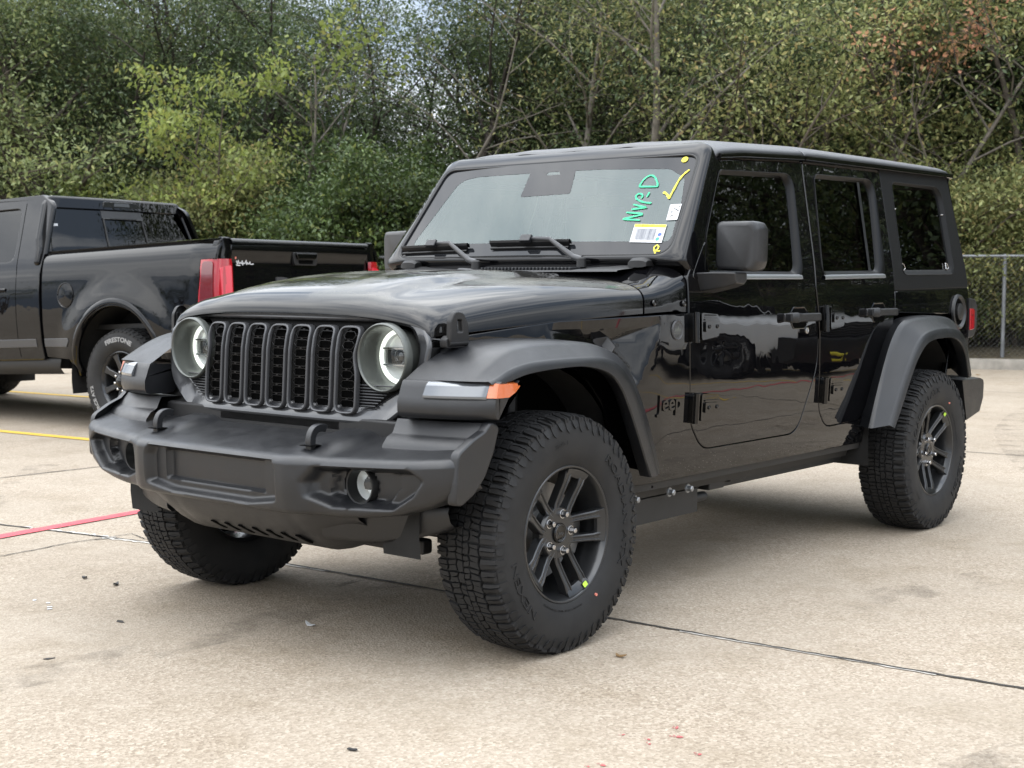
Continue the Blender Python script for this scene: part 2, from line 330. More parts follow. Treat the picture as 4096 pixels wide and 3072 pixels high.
def panel(mb, outer, surf, nout, holes=(), res=.05, depth=.018, rnd=.004, extra=(), mi=0, flange=True, hole_flange=True):
    """sheet-metal panel: outline (u,v) filled with a fine mesh laid on surf(u,v); rounded edge turned in by depth along -nout"""
    nout = Vector(nout)
    loops = [dens(outer, res)]+[dens(h, res) for h in holes]
    pts = []; edges = []
    for L in loops:
        b = len(pts); pts += [Vector(q) for q in L]; edges += [(b+i, b+(i+1) % len(L)) for i in range(len(L))]
    for L in extra:
        b = len(pts); pts += [Vector(q) for q in L]; edges += [(b+i, b+i+1) for i in range(len(L)-1)]
    us = [q[0] for q in outer]; vs = [q[1] for q in outer]
    nu = int((max(us)-min(us))/res)+1; nv = int((max(vs)-min(vs))/res)+1
    for i in range(nu+1):
        for j in range(nv+1):
            x = min(us)+(i+.37)*res; y = min(vs)+(j+.41)*res
            if sdist(loops[0], x, y) > res*.35 and all(sdist(h, x, y) < -res*.35 for h in loops[1:]): pts.append(Vector((x, y)))
    V_, E_, F_, a, b, c = delaunay_2d_cdt(pts, edges, [], 0, 1e-6)
    keep = []
    for f in F_:
        cx = sum(V_[i].x for i in f)/len(f); cy = sum(V_[i].y for i in f)/len(f)
        if inside(loops[0], cx, cy) and not any(inside(h, cx, cy) for h in loops[1:]): keep.append(tuple(f))
    P = [Vector(surf(q.x, q.y)) for q in V_]
    # orient outwards
    fs = []
    for f in keep:
        n = (P[f[1]]-P[f[0]]).cross(P[f[2]]-P[f[0]]); fs.append(f if n.dot(nout) >= 0 else f[::-1])
    mb.add(P, fs, mi)
    if flange:
        for li, L in enumerate(loops):
            if li and not hole_flange: continue
            n = len(L); ring = [Vector(surf(*q)) for q in L]; secs = [ring]
            sg = 1 if li == 0 else -1
            cen = sum(ring, Vector())/n
            outd = []
            for i in range(n):
                t = (ring[(i+1) % n]-ring[i-1]).normalized(); d = t.cross(nout).normalized()
                outd.append(d)
            # make sure d points out of the sheet
            A = sum((Vector(L[i][:2]).x*Vector(L[(i+1) % n][:2]).y-L[(i+1) % n][0]*L[i][1]) for i in range(n))
            test = 0
            i0 = max(range(n), key=lambda i: (ring[i]-cen).length); test = outd[i0].dot(ring[i0]-cen)
            if test < 0: outd = [-d for d in outd]
            if li: outd = [-d for d in outd]
            secs.append([ring[i]+outd[i]*rnd*.7-nout*rnd*.3 for i in range(n)])
            secs.append([ring[i]+outd[i]*rnd-nout*rnd for i in range(n)])
            secs.append([ring[i]+outd[i]*rnd-nout*depth for i in range(n)])
            mb.loft(secs, closed=True, mi=mi)
    return mb
def text_geo(s, size, extrude=.0, font_scale_x=1.0, shear=0.0, bold=0.0):
    cu = bpy.data.curves.new('t', 'FONT'); cu.body = s; cu.size = size; cu.extrude = extrude; cu.align_x = 'LEFT'; cu.shear = shear; cu.offset = bold
    cu.resolution_u = 3
    ob = bpy.data.objects.new('t', cu); COL.objects.link(ob)
    dg = bpy.context.evaluated_depsgraph_get(); me = ob.evaluated_get(dg).to_mesh()
    vs = [(v.co.x*font_scale_x, v.co.y, v.co.z) for v in me.vertices]; fs = [tuple(p.vertices) for p in me.polygons]
    ob.evaluated_get(dg).to_mesh_clear(); bpy.data.objects.remove(ob); bpy.data.curves.remove(cu)
    return vs, fs
def stroke(mb, pts, w, fn, mi=0, lift=.0008):
    """marker stroke drawn as a flat ribbon on the surface fn(u,v,lift)"""
    P = [Vector(q) for q in pts]; L = []; Rr = []
    for i in range(len(P)):
        a = P[max(0, i-1)]; b = P[min(len(P)-1, i+1)]; t = (b-a).normalized(); n = Vector((-t.y, t.x))
        ww = w*(.75+.5*((i*7919) % 5)/5)
        L.append(P[i]+n*ww/2); Rr.append(P[i]-n*ww/2)
    k = len(P); mb.add([fn(q.x, q.y, lift) for q in L]+[fn(q.x, q.y, lift) for q in Rr], [(i, i+1, k+i+1, k+i) for i in range(k-1)], mi)
def smooth_pts(pts, k=6):
    """Catmull-Rom through points (any dimension)"""
    P = [Vector(q) for q in pts]; o = []
    for i in range(len(P)-1):
        p0 = P[max(0, i-1)]; p1 = P[i]; p2 = P[i+1]; p3 = P[min(len(P)-1, i+2)]
        for j in range(k):
            t = j/k; o.append(.5*((2*p1)+(p2-p0)*t+(2*p0-5*p1+4*p2-p3)*t*t+(-p0+3*p1-3*p2+p3)*t**3))
    o.append(P[-1]); return [tuple(q) for q in o]
# ================================================================ SETTING
def concrete_mat():
    m, t, o = mat_new('exposed_aggregate_concrete'); b = t.nodes.new('ShaderNodeBsdfPrincipled'); b.inputs['Roughness'].default_value = .82; b.inputs['Specular IOR Level'].default_value = .3
    tc = t.nodes.new('ShaderNodeTexCoord')
    def noise(sc, det=5, ro=.55):
        n = t.nodes.new('ShaderNodeTexNoise'); n.inputs['Scale'].default_value = sc; n.inputs['Detail'].default_value = det; n.inputs['Roughness'].default_value = ro
        lk(t, tc.outputs['Object'], n.inputs['Vector']); return n.outputs['Fac']
    def ramp(src, stops):
        r = t.nodes.new('ShaderNodeValToRGB'); e = r.color_ramp.elements
        while len(e) < len(stops): e.new(.5)
        for q, (p, c) in zip(e, stops): q.position = p; q.color = (*c, 1)
        lk(t, src, r.inputs[0]); return r.outputs[0]
    def mixc(a, bb, f, mode='MIX'):
        n = t.nodes.new('ShaderNodeMix'); n.data_type = 'RGBA'; n.blend_type = mode
        if isinstance(f, float): n.inputs[0].default_value = f
        else: lk(t, f, n.inputs[0])
        lk(t, a, n.inputs[6]); lk(t, bb, n.inputs[7]); return n.outputs[2]
    v = t.nodes.new('ShaderNodeTexVoronoi'); v.inputs['Scale'].default_value = 118; lk(t, tc.outputs['Object'], v.inputs['Vector'])
    sx = t.nodes.new('ShaderNodeSeparateColor'); lk(t, v.outputs['Color'], sx.inputs[0])
    pebble = ramp(sx.outputs[0], [(0, (.21, .17, .13)), (.22, (.31, .265, .21)), (.5, (.40, .35, .29)), (.78, (.48, .435, .37)), (1, (.62, .58, .51))])
    v2 = t.nodes.new('ShaderNodeTexVoronoi'); v2.inputs['Scale'].default_value = 270; lk(t, tc.outputs['Object'], v2.inputs['Vector'])
    s2 = t.nodes.new('ShaderNodeSeparateColor'); lk(t, v2.outputs['Color'], s2.inputs[0])
    grit = ramp(s2.outputs[1], [(0, (.27, .23, .185)), (.5, (.375, .33, .27)), (1, (.485, .44, .375))])
    cement = ramp(noise(9, 8, .65), [(.3, (.335, .30, .25)), (.7, (.44, .405, .35))])
    wear = ramp(noise(.9, 6, .6), [(.36, (0, 0, 0)), (.64, (1, 1, 1))])
    sw = t.nodes.new('ShaderNodeMath'); sw.operation = 'MULTIPLY'; sw.inputs[1].default_value = .55; lk(t, wear, sw.inputs[0])
    agg = mixc(pebble, grit, .42)
    c = mixc(agg, cement, sw.outputs[0])
    st = ramp(noise(.33, 5, .6), [(.33, (.88, .86, .83)), (.62, (1.08, 1.07, 1.06))])
    c = mixc(c, st, 1.0, 'MULTIPLY')
    st2 = ramp(noise(2.3, 7, .65), [(.30, (.84, .82, .78)), (.5, (1, 1, 1))]); c = mixc(c, st2, 1.0, 'MULTIPLY'); wm = t.nodes.new('ShaderNodeRGB'); wm.outputs[0].default_value = (.80, .765, .725, 1); c = mixc(c, wm.outputs[0], 1.0, 'MULTIPLY')
    lk(t, c, b.inputs['Base Color'])
    bp = t.nodes.new('ShaderNodeBump'); bp.inputs['Strength'].default_value = .5; bp.inputs['Distance'].default_value = .004
    lk(t, v.outputs['Distance'], bp.inputs['Height']); lk(t, bp.outputs[0], b.inputs['Normal'])
    lk(t, b.outputs[0], o.inputs[0]); return m
MT['concrete'] = concrete_mat()
MT['joint'] = principled('joint_filler', (.035, .032, .028), rough=.9, colvar=.5, cscale=25, bump=.5, bscale=120)
MT['spall'] = principled('pale_joint_edge', (.55, .52, .47), rough=.85, colvar=.25, cscale=30)
def worn_paint(name, col, thr):
    m, t, o = mat_new(name); b = t.nodes.new('ShaderNodeBsdfPrincipled'); b.inputs['Base Color'].default_value = (*col, 1); b.inputs['Roughness'].default_value = .7
    tr = t.nodes.new('ShaderNodeBsdfTransparent'); tc = t.nodes.new('ShaderNodeTexCoord'); n = t.nodes.new('ShaderNodeTexNoise'); n.inputs['Scale'].default_value = 38; n.inputs['Detail'].default_value = 9; n.inputs['Roughness'].default_value = .7
    lk(t, tc.outputs['Object'], n.inputs['Vector']); g = t.nodes.new('ShaderNodeMapRange'); g.inputs[1].default_value = thr; g.inputs[2].default_value = thr+.06; lk(t, n.outputs[0], g.inputs[0])
    ms = t.nodes.new('ShaderNodeMixShader'); lk(t, g.outputs[0], ms.inputs[0]); lk(t, tr.outputs[0], ms.inputs[1]); lk(t, b.outputs[0], ms.inputs[2]); lk(t, ms.outputs[0], o.inputs[0]); return m
MT['line_yellow'] = worn_paint('worn_yellow_line_paint', (.62, .40, .05), .34)
MT['line_red'] = worn_paint('worn_red_line_paint', (.52, .075, .09), .36)
MT['red_faded'] = worn_paint('faded_red_fleck', (.42, .10, .10), .46)
MT['soil'] = principled('leaf_litter_soil', (.075, .06, .035), rough=.95, colvar=.5, cscale=18, bump=.8, bscale=30)
MT['kerb'] = principled('kerb_concrete', (0.240, 0.220, 0.188), rough=.85, colvar=.22, cscale=7, bump=.3, bscale=150)
MT['galv'] = principled('galvanised_steel', (.20, .21, .22), rough=.5, metal=.5, colvar=.15)
MT['wire'] = principled('chainlink_wire', (.23, .235, .23), rough=.5, metal=.5)
MT['bark'] = principled('grey_brown_bark', (.085, .070, .055), rough=.9, colvar=.45, cscale=9, bump=.8, bscale=40)
MT['bark_pale'] = principled('pale_grey_bark', (.135, .12, .10), rough=.85, colvar=.4, cscale=8, bump=.6, bscale=40)
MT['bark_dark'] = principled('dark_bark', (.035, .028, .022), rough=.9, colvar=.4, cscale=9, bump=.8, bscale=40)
MT['leaf_olive'] = leaf_mat('olive_leaves', [(0, (0.112, 0.140, 0.054)), (.5, (0.164, 0.200, 0.079)), (.85, (0.214, 0.248, 0.104)), (1, (0.275, 0.274, 0.104))])
MT['leaf_lime'] = leaf_mat('yellow_green_leaves', [(0, (0.154, 0.198, 0.049)), (.5, (0.223, 0.276, 0.070)), (.85, (0.278, 0.315, 0.085)), (1, (0.330, 0.305, 0.090))], trans=.45)
MT['leaf_dark'] = leaf_mat('evergreen_leaves', [(0, (0.041, 0.065, 0.021)), (.55, (0.060, 0.096, 0.030)), (.9, (0.096, 0.139, 0.042)), (1, (0.153, 0.172, 0.042))], trans=.25, rough=.35)
MT['leaf_autumn'] = leaf_mat('olive_autumn_leaves', [(0, (0.145, 0.165, 0.066)), (.4, (0.210, 0.239, 0.094)), (.72, (0.279, 0.299, 0.118)), (.93, (0.336, 0.311, 0.127)), (1, (0.358, 0.259, 0.128))], trans=.4)
MT['leaf_orange'] = leaf_mat('orange_leaves', [(0, (0.307, 0.220, 0.112)), (.5, (0.567, 0.332, 0.186)), (1, (0.656, 0.295, 0.206))], trans=.45)
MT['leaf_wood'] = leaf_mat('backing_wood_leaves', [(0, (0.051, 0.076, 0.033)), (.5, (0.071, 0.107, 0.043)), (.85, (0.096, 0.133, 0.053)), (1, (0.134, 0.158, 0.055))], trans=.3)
MT['leaf_dry'] = principled('dry_leaf', (.20, .12, .05), rough=.8)
def tyre_mark_mat():
    m, t, o = mat_new('faint_tyre_mark'); d = t.nodes.new('ShaderNodeBsdfDiffuse'); d.inputs[0].default_value = (.12, .105, .09, 1); tr = t.nodes.new('ShaderNodeBsdfTransparent'); tc = t.nodes.new('ShaderNodeTexCoord')
    n = t.nodes.new('ShaderNodeTexNoise'); n.inputs['Scale'].default_value = 3.5; n.inputs['Detail'].default_value = 8; n.inputs['Roughness'].default_value = .7; lk(t, tc.outputs['Object'], n.inputs['Vector'])
    g = t.nodes.new('ShaderNodeMapRange'); g.inputs[1].default_value = .48; g.inputs[2].default_value = .75; g.inputs[4].default_value = .42; lk(t, n.outputs[0], g.inputs[0])
    ms = t.nodes.new('ShaderNodeMixShader'); lk(t, g.outputs[0], ms.inputs[0]); lk(t, tr.outputs[0], ms.inputs[1]); lk(t, d.outputs[0], ms.inputs[2]); lk(t, ms.outputs[0], o.inputs[0]); return m
MT['tyre_mark'] = tyre_mark_mat()
# ground
mb = MB(); mb.add([(-220, -220, 0), (260, -220, 0), (260, 240, 0), (-220, 240, 0)], [(0, 1, 2, 3)])
tag(mb.build('parking_lot', MT['concrete'], smooth=False, recalc=False), kind='structure')
KT = Vector((-.41, .912, 0)).normalized(); KN = Vector((KT.y, -KT.x, 0)); K0 = Vector((15.9, 3.7, 0))
def KP(t, wd, z=0): q = K0+KT*t+KN*wd; return Vector((q.x, q.y, z))
mb = MB()                                    # planted verge behind the kerb, gently uneven
rr = random.Random(5); g = []
for i in range(61):
    t = -60+2.2*i; g.append([KP(t, .14, .13)]+[KP(t, wd, .14+.1*rr.random()+.02*wd) for wd in (1.2, 3, 6, 12, 40)])
mb.loft(g); tag(mb.build('verge', MT['soil'], recalc=False), kind='structure')
mb = MB()
for k in range(44):
    a, b = -60+k*3.05, -60+(k+1)*3.05-.012; secs = []
    for t in (a, b): secs.append([KP(t, 0, -.02), KP(t, 0.012, .10), KP(t, .03, .137), KP(t, .06, .148), KP(t, .155, .150), KP(t, .16, -.02)])
    mb.loft(secs, cap=True)
tag(mb.build('kerb', MT['kerb']), kind='structure')
# concrete joints and painted lines, thin sheets on the slab
def strip(name, pts, wid, z, mat, seed=0, jag=.0, sub=1):
    rg = random.Random(seed); P = []
    for i in range(len(pts)-1):
        a, b = Vector(pts[i]), Vector(pts[i+1]); k = max(1, int((b-a).length/sub))
        P += [a+(b-a)*j/k for j in range(k)]
    P.append(Vector(pts[-1])); mb = MB(); vs = []
    for i, q in enumerate(P):
        d = (P[min(i+1, len(P)-1)]-P[max(0, i-1)]).normalized(); n = Vector((-d.y, d.x)); o = rg.uniform(-jag, jag)
        wl = wid/2*(1+rg.uniform(-.45, .45)*(jag > 0)); wr = wid/2*(1+rg.uniform(-.45, .45)*(jag > 0))
        vs += [(*(q+n*(wl+o)), z), (*(q-n*(wr-o)), z)]
    mb.add(vs, [(2*i, 2*i+1, 2*i+3, 2*i+2) for i in range(len(P)-1)])
    return tag(mb.build(name, mat, recalc=False, smooth=False), kind='structure')
J = [(-1.2, 9.1), (.057, 2.684), (.251, 1.75), (.338, .881), (.394, -.03), (.455, -.728), (.485, -1.368), (.549, -2.21), (.9, -6.5), (1.6, -14)]
strip('expansion_joint', J, .016, .0035, MT['joint'], 1, .002, .03)
strip('joint_edge', [(.300, 1.25), (.338, .881), (.36, .62)], .012, .0031, MT['spall'], 2, .004, .03).location.x = -.012
strip('joint_edge', [(.47, -1.05), (.50, -1.52), (.53, -1.95)], .010, .0031, MT['spall'], 3, .004, .03).location.x = -.010
strip('joint_edge', [(.20, 1.99), (.251, 1.75), (.295, 1.45)], .022, .0031, MT['spall'], 4, .012, .02).location.x = -.018
strip('joint_edge', [(.08, 2.55), (.16, 2.2), (.21, 1.95)], .02, .0029, MT['spall'], 14, .012, .02).location.x = .012
strip('slab_crack', [(-.369, 1.948), (-.15, 1.97), (.007, 1.997), (.12, 1.985), (.21, 1.93)], .008, .0034, MT['joint'], 6, .005, .02)
strip('slab_crack', [(.12, 1.985), (.334, 1.973), (.30, 1.86), (.285, 1.72)], .006, .0033, MT['joint'], 7, .006, .02)
for i, (x, yy) in enumerate([(6.2, 0), (12.1, 0)]):
    strip('expansion_joint', [(x-.9, 9), (x, 0), (x+.9, -12)], .014, .0035, MT['joint'], 20+i, .002, .08)
strip('expansion_joint', [(-30, 4.75), (.0, 4.2), (14, 3.95)], .014, .0037, MT['joint'], 23, .002, .1)
strip('expansion_joint', [(-30, -2.1), (.54, -2.55), (20, -2.9)], .012, .0038, MT['joint'], 24, .002, .1)
for x in (2.40, 5.05, 7.70, -.25-2.75, -5.65):
    strip('yellow_parking_line', [(x+.12, 5.2), (x-.62, 11.4)], .10, .0045, MT['line_yellow'], int(x*10))
for x in (6.4, 9.1, 11.8): strip('yellow_parking_line', [(x-.3, -3.6), (x-.9+.3, -9)], .10, .0045, MT['line_yellow'], int(x*10)+3)
strip('red_line', [(-1.8, 2.12), (-.08, 2.381), (.706, 2.475), (2.2, 2.58), (9, 2.8)], .085, .0048, MT['line_red'], 9)
strip('red_line', [(2.2, -4.05), (6, -4.25), (14, -4.6)], .085, .0048, MT['line_red'], 10)
# stray flecks of red paint and other litter on the slab
def fleck(name, x, y, L, Wd, mat, label, cat, group=None, seed=0, h=.004, curl=0.0):
    rg = random.Random(seed); n = 9; a0 = rg.random()*6; mb = MB(); ring = []
    for i in range(n):
        a = 2*PI*i/n; k = .65+.6*rg.random(); ring.append((math.cos(a)*L/2*k, math.sin(a)*Wd/2*k))
    ca, sa = math.cos(a0), math.sin(a0)
    def fn(u, v, d): return (u*ca-v*sa, u*sa+v*ca, .0012+d+curl*(abs(u)/(L/2))**2*.012)
    mb.prism(ring, fn, 0, h); o = mb.build(name, mat, sharp=60); o.location = (x, y, .0005); return tag(o, label, cat, group)
for i, (x, y, s) in enumerate([(-.492, -1.648, .036), (-.586, -1.622, .022), (-.575, -1.528, .018), (-.573, -1.765, .03), (-.798, -1.619, .03), (-.429, -1.604, .03), (-.56, -1.60, .02), (-.83, -1.60, .02)]):
    fleck('paint_fleck', x, y, s, s*.5, MT['red_faded'], 'small fleck of red paint on the concrete in front of the wheel', 'paint fleck', 'flecks of red paint on the slab', i, .001)
fleck('dry_leaf', -.316, -.009, .062, .018, MT['white'], 'curled pale leaf lying in the shadow ahead of the black bumper', 'leaf', None, 3, .003, 1)
fleck('dry_leaf', -.387, 1.273, .034, .017, MT['ink'], 'dark crumpled leaf, left one of two near the far front tyre', 'leaf', None, 4, .006, .5)
fleck('dry_leaf', -.377, 1.068, .030, .017, MT['ink'], 'dark crumpled leaf, right one of two near the far front tyre', 'leaf', None, 5, .006, .5)
fleck('dry_leaf', .059, -1.081, .04, .02, MT['leaf_dry'], 'small brown leaf on the concrete beside the near front tyre', 'leaf', None, 6, .003, .6)
fleck('dry_leaf', -1.123, -1.064, .036, .017, MT['ink'], 'dark leaf flat on the bright concrete at the bottom of the picture', 'leaf', None, 7, .003, .3)
fleck('oil_spot', -.714, .551, .045, .025, MT['joint'], 'small dark spot on the pale concrete left of the curled leaf', 'stain', None, 8, .0006)
fleck('oil_spot', -1.147, .311, .04, .02, MT['joint'], 'small dark spot on the pale concrete at lower left', 'stain', None, 9, .0006)
fleck('oil_spot', .24, .42, .22, .12, MT['tyre_mark'], 'brown oil stain on the slab between the two front tyres', 'stain', None, 10, .0004)
for i, (x, y) in enumerate([(-.752, .939), (-.77, .91), (-.72, 1.0), (-.73, 1.08)]):
    fleck('bird_dropping', x, y, .022, .014, MT['white'], 'white dropping speck on the slab left of the front tyre', 'dropping', 'white droppings on the slab', 11+i, .001)
rg = random.Random(77)
for i in range(16):
    t = rg.uniform(-2, 26); q = KP(t, -rg.uniform(.1, 1.6)); fleck('dry_leaf', q.x, q.y, .07, .045, MT['leaf_dry'], 'fallen brown leaf on the concrete along the kerb', 'leaf', 'fallen leaves along the kerb', 30+i, .004, 1)
for i, (pts, wd_) in enumerate([([(-.9, -2.0), (-.3, -2.35), (.5, -2.5), (1.6, -2.45)], .20), ([(-2.2, .3), (-.9, .15), (.6, .2)], .22), ([(-2.4, 1.2), (0, 3.0), (1.5, 4.6)], .20), ([(1.2, -1.3), (4, -2.1), (7, -2.6)], .22), ([(3.5, -1.6), (8, 0.5), (13, 1.5)], .22)]):
    strip('tyre_mark', smooth_pts(pts, 8), wd_, .0022+.0002*i, MT['tyre_mark'], 50+i, .0, .2)
# chain-link fence
def fence():
    f = thing('chainlink_fence', 'galvanised chain-link fence on the kerb, half hidden under leafy vines', 'fence', (0, 0, 0))
    t0, t1, zb, zt, wd = -46.0, 34.0, .17, 1.62, .42
    mb = MB(); s = .072; H = zt-zb; n = int((t1-t0+H)/s)
    for k in range(n):
        for sg in (1, -1):
            ta = t0-H+k*s if sg > 0 else t0+k*s; tb = ta+sg*H
            if max(ta, tb) > t1 or min(ta, tb) < t0: continue
            a, b = KP(ta, wd+.003*sg, zb), KP(tb, wd+.003*sg, zt); off = (KN*.0023, KT*.0023, -KN*.0023)
            mb.add([a+off[0], a+off[1], a+off[2], b+off[0], b+off[1], b+off[2]], [(0, 1, 4, 3), (1, 2, 5, 4), (2, 0, 3, 5)])
    mb.build('wire_mesh', MT['wire'], f, smooth=False, recalc=False)
    mb = MB(); mb.tube([KP(t0, wd+.03, zt+.01), KP(t1, wd+.03, zt+.01)], .021, 10); mb.build('top_rail', MT['galv'], f)
    tp = -.30-3.0*15
    while tp < t1:
        if tp > t0:
            mb = MB(); mb.tube([KP(tp, wd+.055, .05), KP(tp, wd+.055, zt+.02)], .030, 12); mb.lathe([(zt+.02, .033), (zt+.035, .03), (zt+.045, .0)], 12, 'z', (KP(tp, wd+.055).x, KP(tp, wd+.055).y, 0)); mb.build('post', MT['galv'], f)
        tp += 3.0
fence()
# ---------------------------------------------------------------- trees
def branchwork(rng, H, lean=(0, 0), r0=.12, levels=3, kids=(7, 5, 4), spread=.55, first=.25, droop=0.0, wob=.10, nstem=1, lenk=(.48, .5, .55)):
    br = []; tips = []
    def go(p, d, L, r, lv):
        k = 7 if lv == 0 else 5; path = [p.copy()]; rad = [r]; q = p.copy(); dd = d.copy()
        for i in range(k):
            dd = (dd+Vector((rng.gauss(0, wob), rng.gauss(0, wob), rng.gauss(0, wob*.6)-droop*lv*.04))).normalized(); q = q+dd*(L/k)
            path.append(q.copy()); rad.append(max(.004, r*(1-.82*(i+1)/k)))
        br.append((path, rad, lv))
        if lv >= levels-1:
            for i in range(1, len(path)): tips.append((path[i], dd))
            return
        for c in range(kids[lv]):
            f = first+(1-first)*(c+rng.random())/kids[lv] if lv == 0 else .25+.75*rng.random()
            i = min(len(path)-2, int(f*k)); pt = path[i].lerp(path[i+1], f*k-i if f*k-i < 1 else 1)
            a = rng.random()*2*PI; o = Vector((math.cos(a), math.sin(a), 0)); ax = (path[i+1]-path[i]).normalized()
            nd = (ax*(1-spread)+o*spread*(1 if lv == 0 else 1.0)+Vector((0, 0, .12 if lv == 0 else 0))).normalized()
            go(pt, nd, L*lenk[lv]*(1.15-.55*f if lv == 0 else 1)*rng.uniform(.75, 1.25), rad[i]*.55, lv+1)
    for s in range(nstem):
        d = Vector((lean[0]+rng.gauss(0, .12)*(nstem > 1)*2, lean[1]+rng.gauss(0, .12)*(nstem > 1)*2, 1)).normalized()
        go(Vector((rng.gauss(0, .1)*(nstem > 1), rng.gauss(0, .1)*(nstem > 1), 0)), d, H*rng.uniform(.9, 1.05), r0, 0)
    return br, tips
def leaf_mesh(name, tips, per, rad, size, seed, aspect=.45, droop=.3, hang=0.0, zmin=.0):
    g = np.random.default_rng(seed); n = len(tips)*per
    P = np.repeat(np.array([tuple(t[0]) for t in tips]), per, 0); D = np.repeat(np.array([tuple(t[1]) for t in tips]), per, 0)
    P = P+g.normal(0, rad, (n, 3))*np.array([1, 1, .75]); P[:, 2] = np.maximum(P[:, 2], zmin)
    L = size*g.uniform(.6, 1.35, n)
    d = D*.4+g.normal(0, .7, (n, 3)); d[:, 2] -= droop+hang; d /= np.linalg.norm(d, axis=1)[:, None]
    up = g.normal(0, .55, (n, 3)); up[:, 2] += .8; sx = np.cross(d, up); sx /= np.linalg.norm(sx, axis=1)[:, None]+1e-9; nn = np.cross(sx, d)
    Wd = (L*aspect/2)[:, None]; L = L[:, None]
    q = np.stack([P, P+d*L*.45+sx*Wd+nn*L*.06, P+d*L, P+d*L*.45-sx*Wd+nn*L*.06], 1).reshape(-1, 3)
    me = bpy.data.meshes.new(name); me.vertices.add(4*n); me.vertices.foreach_set('co', q.astype(np.float32).ravel())
    me.loops.add(4*n); me.loops.foreach_set('vertex_index', np.arange(4*n, dtype=np.int32)); me.polygons.add(n)
    me.polygons.foreach_set('loop_start', np.arange(0, 4*n, 4, dtype=np.int32)); me.update(calc_edges=True); return me
def make_tree(name, bark, leaf, seed, H, per=10, rad=.22, size=.10, aspect=.45, droop=.3, hang=0, lv_draw=3, crown='crown', trunk='trunk', keep=1.0, zmin=0, **kw):
    rng = random.Random(seed); br, tips = branchwork(rng, H, **kw)
    root = bpy.data.objects.new(name, None); COL.objects.link(root)
    mb = MB()
    for path, radii, lv in br:
        if lv < lv_draw: mb.tube(path, radii, 8 if lv == 0 else (5 if lv == 1 else 3), cap=False)
    mb.build(trunk, bark, root, sharp=180, recalc=False)
    if keep < 1: tips = [t for t in tips if rng.random() < keep]
    if per:
        me = leaf_mesh(crown, tips, per, rad, size, seed, aspect, droop, hang, zmin); me.materials.append(leaf)
        c = bpy.data.objects.new(crown, me); COL.objects.link(c); c.parent = root
    return root
def at(px, wd):
    """ground point in the planting strip seen in the direction px (0..2212 across the photograph), wd metres behind the kerb"""
    az = math.radians(39.5065)-math.atan((px-1106)/2963.6); d = Vector((math.cos(az), math.sin(az), 0)); c = Vector((-3.5444, -3.5911, 0))
    q = K0+KN*wd; t = (q-c).dot(KN)/d.dot(KN); return c+d*t
P_olive = lambda s, H, **k: make_tree('olive_tree', MT['bark'], MT['leaf_olive'], s, H, **{**dict(per=11, rad=.26, size=.105, r0=.15, kids=(11, 6, 4), first=.18, spread=.6), **k})
placed = []
def put(o, px, wd, label, cat, group=None, rz=0, sc=1.0, z=.15):
    q = at(px, wd); o.location = (q.x, q.y, z); o.rotation_euler = (0, 0, rz); o.scale = (sc, sc, sc); tag(o, label, cat, group); placed.append(o); return o
# single trees one can tell apart
put(make_tree('broadleaf_tree', MT['bark'], MT['leaf_olive'], 3, 6.5, per=26, rad=.30, size=.105, r0=.19, kids=(13, 6, 4), first=.22, spread=.62, nstem=2), 165, 2.6, 'large olive-leaved tree with forked brown trunk behind the pickup cab', 'tree')
put(make_tree('broadleaf_tree', MT['bark'], MT['leaf_olive'], 4, 6.2, per=25, rad=.30, size=.105, r0=.14, kids=(12, 6, 4), first=.15, spread=.62), -120, 2.0, 'olive-leaved tree at the far left edge of the wood', 'tree')
put(make_tree('sapling', MT['bark'], MT['leaf_lime'], 8, 4.3, per=13, rad=.15, size=.105, aspect=.5, hang=.6, r0=.05, kids=(9, 4, 3), first=.1, spread=.62, nstem=3), 430, 1.3, 'bright yellow-green sapling with drooping leaves behind the pickup bed', 'tree')
put(make_tree('sapling', MT['bark_pale'], MT['leaf_lime'], 17, 5.0, per=4, rad=.13, size=.11, aspect=.7, r0=.055, kids=(5, 4, 3), first=.55, spread=.5, lean=(.02, -.06), wob=.06), 628, 1.7, 'slim pale-barked sapling with a few round leaves at its top', 'tree')
put(make_tree('evergreen_shrub', MT['bark_dark'], MT['leaf_dark'], 21, 3.1, per=20, rad=.17, size=.085, r0=.05, kids=(9, 6, 4), first=.02, spread=.66, nstem=6, zmin=.02), 775, 1.5, 'dense dark evergreen shrub behind the tailgate of the pickup', 'shrub')
put(make_tree('evergreen_shrub', MT['bark_dark'], MT['leaf_dark'], 22, 2.7, per=19, rad=.17, size=.085, r0=.05, kids=(9, 6, 4), first=.02, spread=.66, nstem=6, zmin=.02), 905, 1.5, 'dark evergreen shrub beside the windscreen of the black vehicle', 'shrub')
put(make_tree('bare_tree', MT['bark_pale'], MT['leaf_olive'], 31, 6.2, per=1, rad=.2, size=.10, r0=.07, kids=(10, 7, 5), first=.25, spread=.66, wob=.17, keep=.5), 745, 2.2, 'nearly leafless tree with twisting pale grey branches', 'tree')
put(make_tree('bare_tree', MT['bark_pale'], MT['leaf_autumn'], 32, 6.0, per=1, rad=.2, size=.10, r0=.06, kids=(9, 7, 5), first=.3, spread=.66, wob=.17, keep=.6), 900, 2.8, 'thin grey bare tree crossing the sky gap', 'tree')
put(make_tree('tall_tree', MT['bark_dark'], MT['leaf_wood'], 33, 7.2, per=3, rad=.25, size=.10, r0=.12, kids=(9, 5, 4), first=.4, spread=.55, wob=.05), 965, 3.0, 'straight dark trunk standing against the bright sky gap', 'tree')
